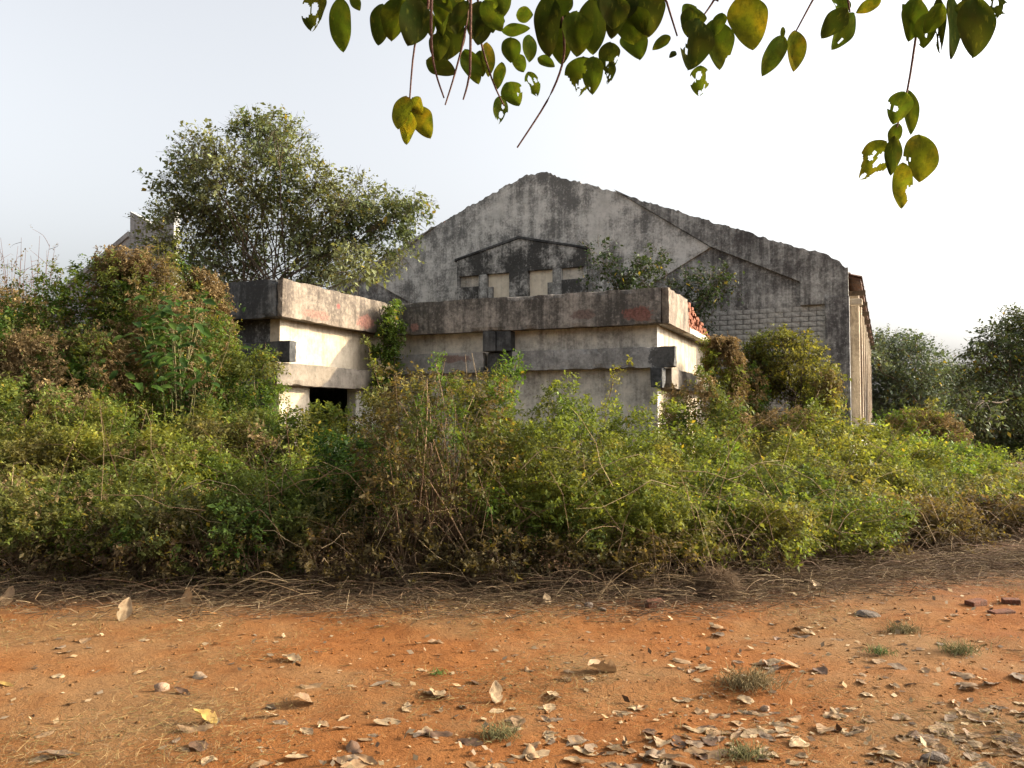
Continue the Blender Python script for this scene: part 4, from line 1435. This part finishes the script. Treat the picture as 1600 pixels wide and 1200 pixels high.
drop_leaf(940, 1052, 1.15, 'tan', 'large curled ribbed tan leaf lying alone on the bare track', mesh=7, yaw=2.2, tilt=.3, roll=.25)
drop_leaf(775, 1090, .75, 'pale', 'pale narrow leaf standing on end in the middle of the track', mesh=0, yaw=.3, tilt=1.0, roll=.1)
drop_leaf(292, 950, 1.0, 'tan', 'tan leaf standing upright in the straw at the left', mesh=0, yaw=-.1, tilt=1.35, roll=0.05)
drop_leaf(330, 960, .8, 'orange', 'orange leaf edge lying beside the upright leaf', mesh=8, yaw=1.9, tilt=.15)
drop_leaf(195, 970, 1.2, 'pale', 'pale folded leaf propped in the straw at the left', mesh=5, yaw=.3, tilt=1.1, roll=.3)
drop_leaf(12, 948, 1.1, 'tan', 'round tan leaf standing in the straw at the left edge', mesh=0, yaw=0, tilt=.9)
drop_leaf(6, 1070, .7, 'yellow', 'yellow leaf at the left edge of the track', mesh=8, yaw=1.5)
drop_leaf(455, 1030, .95, 'pale', 'pale crumpled leaf on the bare soil left of centre', mesh=3, yaw=1.2, tilt=.2)
drop_leaf(475, 1096, .9, 'tan', 'tan leaf with upturned edge at the left of centre', mesh=1, yaw=2.2, tilt=.5)
drop_leaf(425, 1112, .6, 'pale', 'small pale leaf beside the upturned tan leaf', mesh=0, yaw=2.6, tilt=.5)
drop_leaf(320, 1125, 1.0, 'yellow', 'upper yellowish leaf of the pair at the lower left', mesh=3, yaw=1.4, tilt=.45)
drop_leaf(305, 1140, 1.05, 'tan', 'lower tan leaf of the pair at the lower left', mesh=6, yaw=1.7, tilt=.05)
drop_leaf(90, 1180, 1.05, 'grey', 'long grey folded leaf at the bottom left corner', mesh=8, yaw=1.8, tilt=.05, roll=.1)
drop_leaf(225, 997, .5, 'pale', 'small white leaf at the edge of the straw on the left', mesh=0, yaw=1.5)
drop_leaf(605, 1128, .8, 'pale', 'pale leaf lying flat left of the dark curled leaves', mesh=2, yaw=1.6)
drop_leaf(685, 1148, .85, 'brown', 'darkest brown curled leaf in the bottom middle', mesh=6, yaw=1.5)
drop_leaf(735, 1158, .8, 'brown', 'second dark leaf right of the darkest curled leaf', mesh=4, yaw=1.3)
drop_leaf(1160, 1103, .55, 'orange', 'orange-brown leaf in front of the large dry tuft', mesh=6, yaw=1.6)
drop_leaf(1235, 1040, .8, 'tan', 'smooth tan leaf on the soil right of the large dry tuft', mesh=2, yaw=1.6, tilt=.3)
drop_leaf(1275, 920, .85, 'pale', 'pale curled leaf in the straw right of the matted clump', mesh=3, yaw=.3, tilt=.6)
drop_leaf(855, 945, .7, 'pale', 'pale leaf at the edge of the straw, left of the grey stones', mesh=0, yaw=.4, tilt=.7)
drop_leaf(655, 945, .7, 'orange', 'orange-tan leaf at the edge of the straw in the middle', mesh=2, yaw=1.5)

count = 0
while count < 275:
    py = 960 + 240 * rl.random() ** .7
    px = rl.uniform(-10, 1610)
    w = .10 + .9 * np.clip((px - 450) / 700, 0, 1) * np.clip((py - 985) / 90, .12, 1) + .55 * np.clip((py - 1110) / 60, 0, 1) * np.clip((px - 350) / 300, 0, 1)
    w *= np.clip(4.5 * (vnoise(np.array([px / 70, py / 28, 0]), 1, 6) - .36), .06, 1.3)
    if rl.random() > w:
        continue
    kind = rl.choice(['tan', 'pale', 'grey', 'brown'], p=[.40, .27, .23, .10])
    side = 'left' if px < 533 else ('middle' if px < 1066 else 'right')
    row = 'far' if py < 1050 else ('near' if py < 1125 else 'nearest')
    WORD = {'tan': 'tan', 'pale': 'pale', 'grey': 'greyish tan', 'brown': 'dark brown'}[str(kind)]
    drop_leaf(px, py, rl.uniform(.36, .88), str(kind), WORD + ' dry leaf on the ' + row + ' part of the track, in the ' + side + ' third', WORD + ' leaves, ' + row + ' ' + side)
    count += 1


def leaf_crumbs():
    rng = np.random.default_rng(44)
    m = 5200
    Y = 2.9 + rng.random(m) * 5
    X = (rng.random(m) * 2 - 1) * Y * .72
    P = np.stack([X, Y, X * 0], -1)
    d = .35 + .5 * np.clip((X + 1) / 3, -.3, .6) + .6 * (fbm(P, 1.4, 3) - .5) + .25 * np.clip((4.6 - Y), 0, 1) * (X > -1.6)
    k = rng.random(m) < np.clip(d, .05, 1)
    P = P[k]
    P[:, 2] = ground_z(P[:, 0], P[:, 1]) + .006
    n = len(P)
    a = norm(rng.normal(size=(n, 3)) * np.array([1, 1, .25]) + np.array([0, 0, .08]))
    s = norm(np.cross(a, norm(np.array([0, 0, 1.0]) + rng.normal(size=(n, 3)) * .4)))
    L = .015 + .05 * rng.random(n) ** 2
    V, Q = leaves(P, a, s, L, L * .6, -.05)
    V[:, 2] = np.maximum(V[:, 2], ground_z(V[:, 0], V[:, 1]) + .003)
    C = np.array([(.30, .21, .11), (.23, .16, .09), (.17, .125, .08), (.11, .07, .042), (.36, .27, .16)])[rng.integers(5, size=n)] * (.7 + .5 * rng.random((n, 1)))
    tag(obj('leaf_litter', npmesh('leaf_litter', V, Q, np.repeat(C, 4, 0)), M_STRAW), 'small crumbled bits of dry leaf strewn over the soil', 'litter', kind='stuff')


leaf_crumbs()


def soil_clods():
    rng = np.random.default_rng(91)
    m = 6000
    Y = 2.9 + rng.random(m) ** 1.2 * 5
    X = (rng.random(m) * 2 - 1) * Y * .72
    k = fbm(np.stack([X, Y, X * 0], -1), 1.1, 14) + .25 * rng.normal(size=m) > .5
    X, Y = X[k], Y[k]
    n = len(X)
    o = np.array([(1, 0, 0), (0, 1, 0), (-1, 0, 0), (0, -1, 0), (0, 0, 1), (0, 0, -1)], float)
    R = (.003 + .012 * rng.random(n) ** 4)[:, None, None]
    V = o[None] * R * (.6 + .8 * rng.random((n, 6, 1))) * np.array([1, 1, .7])
    a = rng.random(n) * 6.28
    ca, sa = np.cos(a)[:, None], np.sin(a)[:, None]
    V = np.stack([V[..., 0] * ca - V[..., 1] * sa, V[..., 0] * sa + V[..., 1] * ca, V[..., 2]], -1)
    V += np.stack([X, Y, ground_z(X, Y) + R[:, 0, 0] * .3], -1)[:, None]
    f = np.array([(0, 1, 4), (1, 2, 4), (2, 3, 4), (3, 0, 4), (1, 0, 5), (2, 1, 5), (3, 2, 5), (0, 3, 5)])
    Q = (f[None] + (np.arange(n) * 6)[:, None, None]).reshape(-1, 3)
    tag(obj('soil_clods', npmesh('soil_clods', V.reshape(-1, 3), Q), M_SOIL), 'small clods and grit lying loose on the red soil', 'soil', kind='stuff')


soil_clods()


# ------------------------------------------------------------------ stones and bricks
def stone(px, py, r, mat, label, seed, squash=(1, .8, .7), name='stone', cat='stone'):
    import bmesh
    rng = np.random.default_rng(seed)
    bm = bmesh.new()
    bmesh.ops.create_icosphere(bm, subdivisions=2, radius=1)
    g = on_ground(px, py)
    for v in bm.verts:
        p = np.array(v.co)
        k = 1 + .9 * (fbm(p + seed, 1.6, seed) - .5)
        v.co = Vector(p * k * r * np.array(squash))
    me = bpy.data.meshes.new(name)
    bm.to_mesh(me)
    bm.free()
    for p in me.polygons:
        p.use_smooth = seed == 1
    o = obj(name, me, mat, loc=(g[0], g[1], float(ground_z(g[0], g[1])) + r * squash[2] * .35), rot=(0, 0, rng.uniform(0, 6)))
    tag(o, label, cat)


stone(252, 1074, .042, M_STONE, 'smooth round pinkish pebble on the bare soil at the left', 1, (1, .9, .85))
stone(920, 950, .05, M_GREYSTONE, 'largest pale grey stone of the three at the straw edge', 2)
stone(903, 952, .03, M_GREYSTONE, 'small grey stone left of the largest of the three', 3)
stone(940, 954, .035, M_GREYSTONE, 'flat grey stone right of the largest of the three', 4, (1.3, .9, .5))
stone(1355, 960, .09, M_GREYSTONE, 'flat dark grey stone below the straw on the right', 5, (1.4, .9, .3))
stone(1460, 1185, .055, M_GREYSTONE, 'dark stone among the leaf litter at the bottom right', 6, (1.3, .9, .6))
stone(1195, 1100, .03, M_STONE, 'small brown pebble in front of the large dry tuft', 8)


def loose_brick(px, py, dims, yaw, label, mat=M_OLDBRICK):
    g = on_ground(px, py)
    x, y, z = (d / 2 for d in dims)
    o = MB().box(-x, x, -y, y, 0, dims[2]).build('brick', mat, None, .008, loc=(g[0], g[1], float(ground_z(g[0], g[1])) - .006))
    o.rotation_euler = (.03, -.05, yaw)
    tag(o, label, 'brick')


loose_brick(1023, 947, (.15, .10, .065), .2, 'broken piece of red brick at the edge of the straw')
loose_brick(1525, 948, (.17, .09, .05), .4, 'dark weathered brick in the straw at the far right')
loose_brick(1580, 945, (.13, .09, .05), -.35, 'red brick at the right edge of the photo, in the straw')
loose_brick(1565, 962, (.19, .09, .028), .15, 'half-buried red brick in front of the two others')

# ------------------------------------------------------------------ branch hanging into the top of the frame
D0 = 2.75
Z7 = lambda x, y: (450 + .375 * x, .375 * y)
Z8 = lambda x, y: (1000 + .375 * x, .375 * y)
G_, Y_, B_ = 'g', 'y', 'b'
TWIGS = [  # (twig points, leaves (base, tip, width, tone, eaten)) read in two enlargements of the photo
    (Z7, 2.7, [(170, -60), (190, -20), (215, 0)], [((215, -10), (225, 215), 100, G_, 1), ((130, -30), (95, 130), 120, B_, 3), ((262, -25), (300, 45), 42, G_, 0)]),
    (Z7, 2.75, [(585, -70), (578, 50), (528, 190), (505, 440)], [((395, 15), (375, 190), 85, B_, 1), ((470, -15), (430, 175), 120, G_, 1), ((545, -5), (505, 188), 135, B_, 0), ((495, 400), (455, 535), 82, Y_, 1),
                                                            ((508, 465), (490, 602), 80, Y_, 1), ((520, 405), (560, 480), 60, Y_, 0), ((532, 440), (592, 578), 88, Y_, 0)]),
    (Z7, 2.9, [(750, -70), (742, 110), (700, 290), (655, 437)], [((590, 45), (597, 155), 42, G_, 0), ((655, 20), (640, 150), 80, B_, 0), ((690, -30), (692, 140), 115, B_, 0), ((695, 70), (655, 250), 120, B_, 0),
                                                            ((640, 135), (622, 255), 85, B_, 0), ((805, 5), (788, 192), 115, B_, 1), ((575, 250), (700, 305), 80, B_, 1)]),
    (Z7, 2.6, [(600, -50), (598, 180), (615, 300), (650, 408)], []),
    (Z7, 3.0, [(790, -60), (800, 150), (850, 330), (900, 440)], [((735, 205), (796, 348), 78, G_, 0), ((830, 175), (838, 318), 62, Y_, 0), ((890, 130), (1010, 118), 48, G_, 0), ((885, 110), (865, 50), 50, G_, 0), ((950, 62), (1022, 62), 62, G_, 0), ((855, -10), (835, 45), 64, G_, 0),
                                                            ((930, 155), (928, 262), 80, G_, 0), ((1008, 145), (1002, 262), 62, G_, 1), ((950, 225), (982, 302), 55, G_, 0), ((892, 258), (868, 375), 52, G_, 0),
                                                            ((912, 342), (962, 445), 84, G_, 2), ((890, 400), (880, 515), 64, G_, 3), ((1000, 298), (1040, 402), 58, G_, 3), ((1040, 240), (1112, 277), 46, G_, 0), ((800, 210), (810, 320), 60, B_, 0)]),
    (Z7, 2.7, [(760, 200), (752, 330), (730, 415)], []),
    (Z7, 2.65, [(1130, -70), (1150, 150), (1142, 270), (1080, 420), (955, 615)], [((1078, -20), (1085, 235), 115, B_, 0), ((1115, 15), (1142, 272), 120, G_, 0), ((1205, 45), (1200, 240), 125, G_, 0), ((1270, -10), (1272, 232), 120, B_, 0),
                                                                            ((1232, 235), (1210, 402), 132, G_, 3), ((1275, 235), (1266, 392), 84, G_, 2), ((1345, 175), (1330, 302), 84, B_, 2), ((1352, 255), (1330, 352), 42, B_, 3)]),
    (Z7, 2.6, [(1400, -70), (1410, 0), (1425, 60)], [((1418, 25), (1442, 184), 145, G_, 0), ((1418, 135), (1464, 252), 112, G_, 0), ((1490, -30), (1502, 152), 145, B_, 0), ((1362, -25), (1350, 125), 120, B_, 1), ((1592, 150), (1520, 207), 44, G_, 0)]),
    (Z8, 2.7, [(95, -60), (112, 10), (155, 150)], [((8, -20), (10, 182), 100, B_, 0), ((125, 150), (52, 206), 42, G_, 0)]),
    (Z8, 2.6, [(330, -60), (308, 0), (268, 60)], [((235, 30), (195, 115), 110, G_, 0), ((250, 80), (198, 292), 145, B_, 2), ((312, 80), (332, 292), 125, G_, 2), ((252, 272), (246, 402), 80, G_, 3), ((150, 215), (122, 240), 24, B_, 0)]),
    (Z8, 2.75, [(420, -60), (425, -30), (432, 0)], [((430, -25), (472, 207), 155, Y_, 1)]),
    (Z8, 2.8, [(760, -70), (720, 0), (650, 130)], [((602, 150), (510, 312), 78, G_, 1), ((598, 112), (590, 160), 22, G_, 0), ((645, 125), (646, 298), 98, Y_, 1)]),
    (Z8, 2.9, [(860, -70), (865, -10), (875, 50)], [((822, -25), (832, 60), 112, G_, 2), ((865, 35), (752, 162), 84, B_, 0), ((895, 55), (798, 207), 92, G_, 2), ((1005, -5), (898, 55), 50, Y_, 0)]),
    (Z8, 2.7, [(1180, -70), (1172, 0), (1150, 150), (1115, 370), (1070, 530)], [((1150, -15), (1122, 172), 104, G_, 1), ((1200, 55), (1180, 202), 84, G_, 2), ((1104, 382), (1050, 522), 92, G_, 2), ((1116, 372), (1132, 562), 74, G_, 0), ((1082, 515), (1036, 602), 54, G_, 0),
                                                                         ((1028, 588), (912, 747), 122, Y_, 3), ((1062, 565), (1044, 732), 62, B_, 1), ((1165, 560), (1160, 762), 142, Y_, 2), ((1096, 675), (1086, 872), 78, Y_, 2)]),
    (Z8, 2.6, [(1330, -70), (1340, -20), (1350, 20)], [((1245, -15), (1240, 225), 70, B_, 3), ((1302, -20), (1310, 242), 142, B_, 1), ((1402, -15), (1392, 238), 155, B_, 1), ((1482, -20), (1480, 82), 104, B_, 3)]),
]


def hanging_tree():
    rng = np.random.default_rng(17)
    root = thing('overhanging_tree', 'tree branch with large insect-eaten leaves hanging into the top of the photo', 'tree', (-4.2, -.6, 0))
    o0 = np.array([-4.2, -.6, 0])
    zl = 3.42
    tube_obj('trunk', [([(0, 0, -.05), (.05, .1, 1.5), (.15, .35, 2.8), (.7, 1.1, 3.75)], .17, .11)], M_BARK, root, 10)
    tube_obj('limb', [([(.6, 1.0, 3.65), (1.8, 2.2, 3.75), (3.4, 3.1, 3.65), (5.2, 3.4, 3.55), (7.0, 3.3, 3.6)], .09, .03)], M_BARK, root, 8)
    n = 2600  # unseen crown behind the camera, added to hold back sky light
    lob = np.array([(-3.5, -3, 6.5, 2.6), (-.5, -3.4, 6.8, 2.8), (2.5, -3.0, 6.4, 2.6), (5.2, -3.6, 6.0, 2.4), (-6, -4, 5.8, 2.4), (1, -6, 7.2, 3), (-3, -6.5, 6.6, 3), (4.5, -6.5, 6.2, 2.8), (-1, -1.2, 5.9, 1.7), (2.2, -1.0, 5.8, 1.7)]) - np.array([-4.2, -.6, 0, 0])
    tube_obj('unseen_bough', [([(.5, .8, 3.5), (.5 * l[0] + .3, .5 * l[1] + .4, 4.6), l[:3]], .08, .02) for l in lob], M_BARK, root, 6)
    li = rng.integers(len(lob), size=n)
    P = lob[li, :3] + norm(rng.normal(size=(n, 3))) * (lob[li, 3] * rng.random(n) ** .4)[:, None] * np.array([1, 1, .6])
    V, Q, I = sprigs(rng, P, rng.normal(size=P.shape), np.full(n, .5), 7, .2, .6)
    obj('crown', npmesh('crown', V, Q, np.repeat(jitter(rng, np.array([.05, .085, .014])[None].repeat(len(I), 0)), 4, 0)), M_TREELEAF, root)
    tones = {G_: ((.042, .070, .011), (.075, .085, .013)), Y_: ((.085, .105, .013), (.20, .14, .014)), B_: ((.022, .035, .009), (.04, .04, .012))}
    k = 0
    for ti, (Z, dep, pts, lv) in enumerate(TWIGS):
        lv = list(lv)
        for _ in range({1: 3, 2: 5, 4: 4, 6: 6, 7: 5, 9: 2, 13: 1, 14: 3}.get(ti, 0)):          # more leaves crowding the top of each spray
            bx, by = pts[min(1, len(pts) - 1)]
            q0 = (bx + rng.normal() * 55, rng.uniform(-45, 55))
            lv.append((q0, (q0[0] + rng.normal() * 35, q0[1] + rng.uniform(75, 140)), rng.uniform(50, 90), (G_, B_, B_)[rng.integers(3)], int(rng.integers(3))))
        pts = [at(*Z(*p), dep) - o0 for p in pts]
        up = np.array([pts[0][0], 3.35 + rng.normal() * .05, zl + .15])
        tw = tube_obj('twig', [([up] + pts, .0062, .0028)], M_TWIG, root, 6)
        for (bs, tp, w, tone, eaten) in lv:
            k += 1
            dd = dep + rng.normal() * .06
            p0 = at(*Z(*bs), dd) - o0
            p1 = at(*Z(*tp), dd + rng.normal() * .02) - o0
            L = float(np.linalg.norm(p1 - p0))
            Wd = w * .375 * dd / FPX * 1.15
            bites, holes = [], []
            for _ in range(max(0, eaten - 1) if eaten < 3 else eaten):
                bites.append((rng.choice([-1, 1]) * rng.uniform(.75, 1.05), rng.uniform(.35, 1), rng.uniform(.18, .42)))
                holes.append((rng.uniform(-.6, .6), rng.uniform(.3, .85), rng.uniform(.08, .2)))
            if eaten >= 3:
                holes.append((rng.uniform(-.5, .5), rng.uniform(.3, .7), rng.uniform(.2, .34)))
                bites.append((rng.uniform(-.3, .3), 1.0, rng.uniform(.2, .4)))
            c, e = tones[tone]
            me = leaf_mesh('leaf', L, Wd, rng.uniform(.03, .16), rng.uniform(-.05, .06), 10, 26, bites, holes, seed=k, tint=np.array(c) * rng.uniform(.8, 1.2), edge=e)
            nr = (rng.normal() * .3, -1, rng.normal() * .2)
            lf = obj('leaf', me, M_HANGLEAF, tw, p0, frame_rot(p1 - p0, nr))
            if lf.data.polygons and k % 1 == 0:
                pass


hanging_tree()
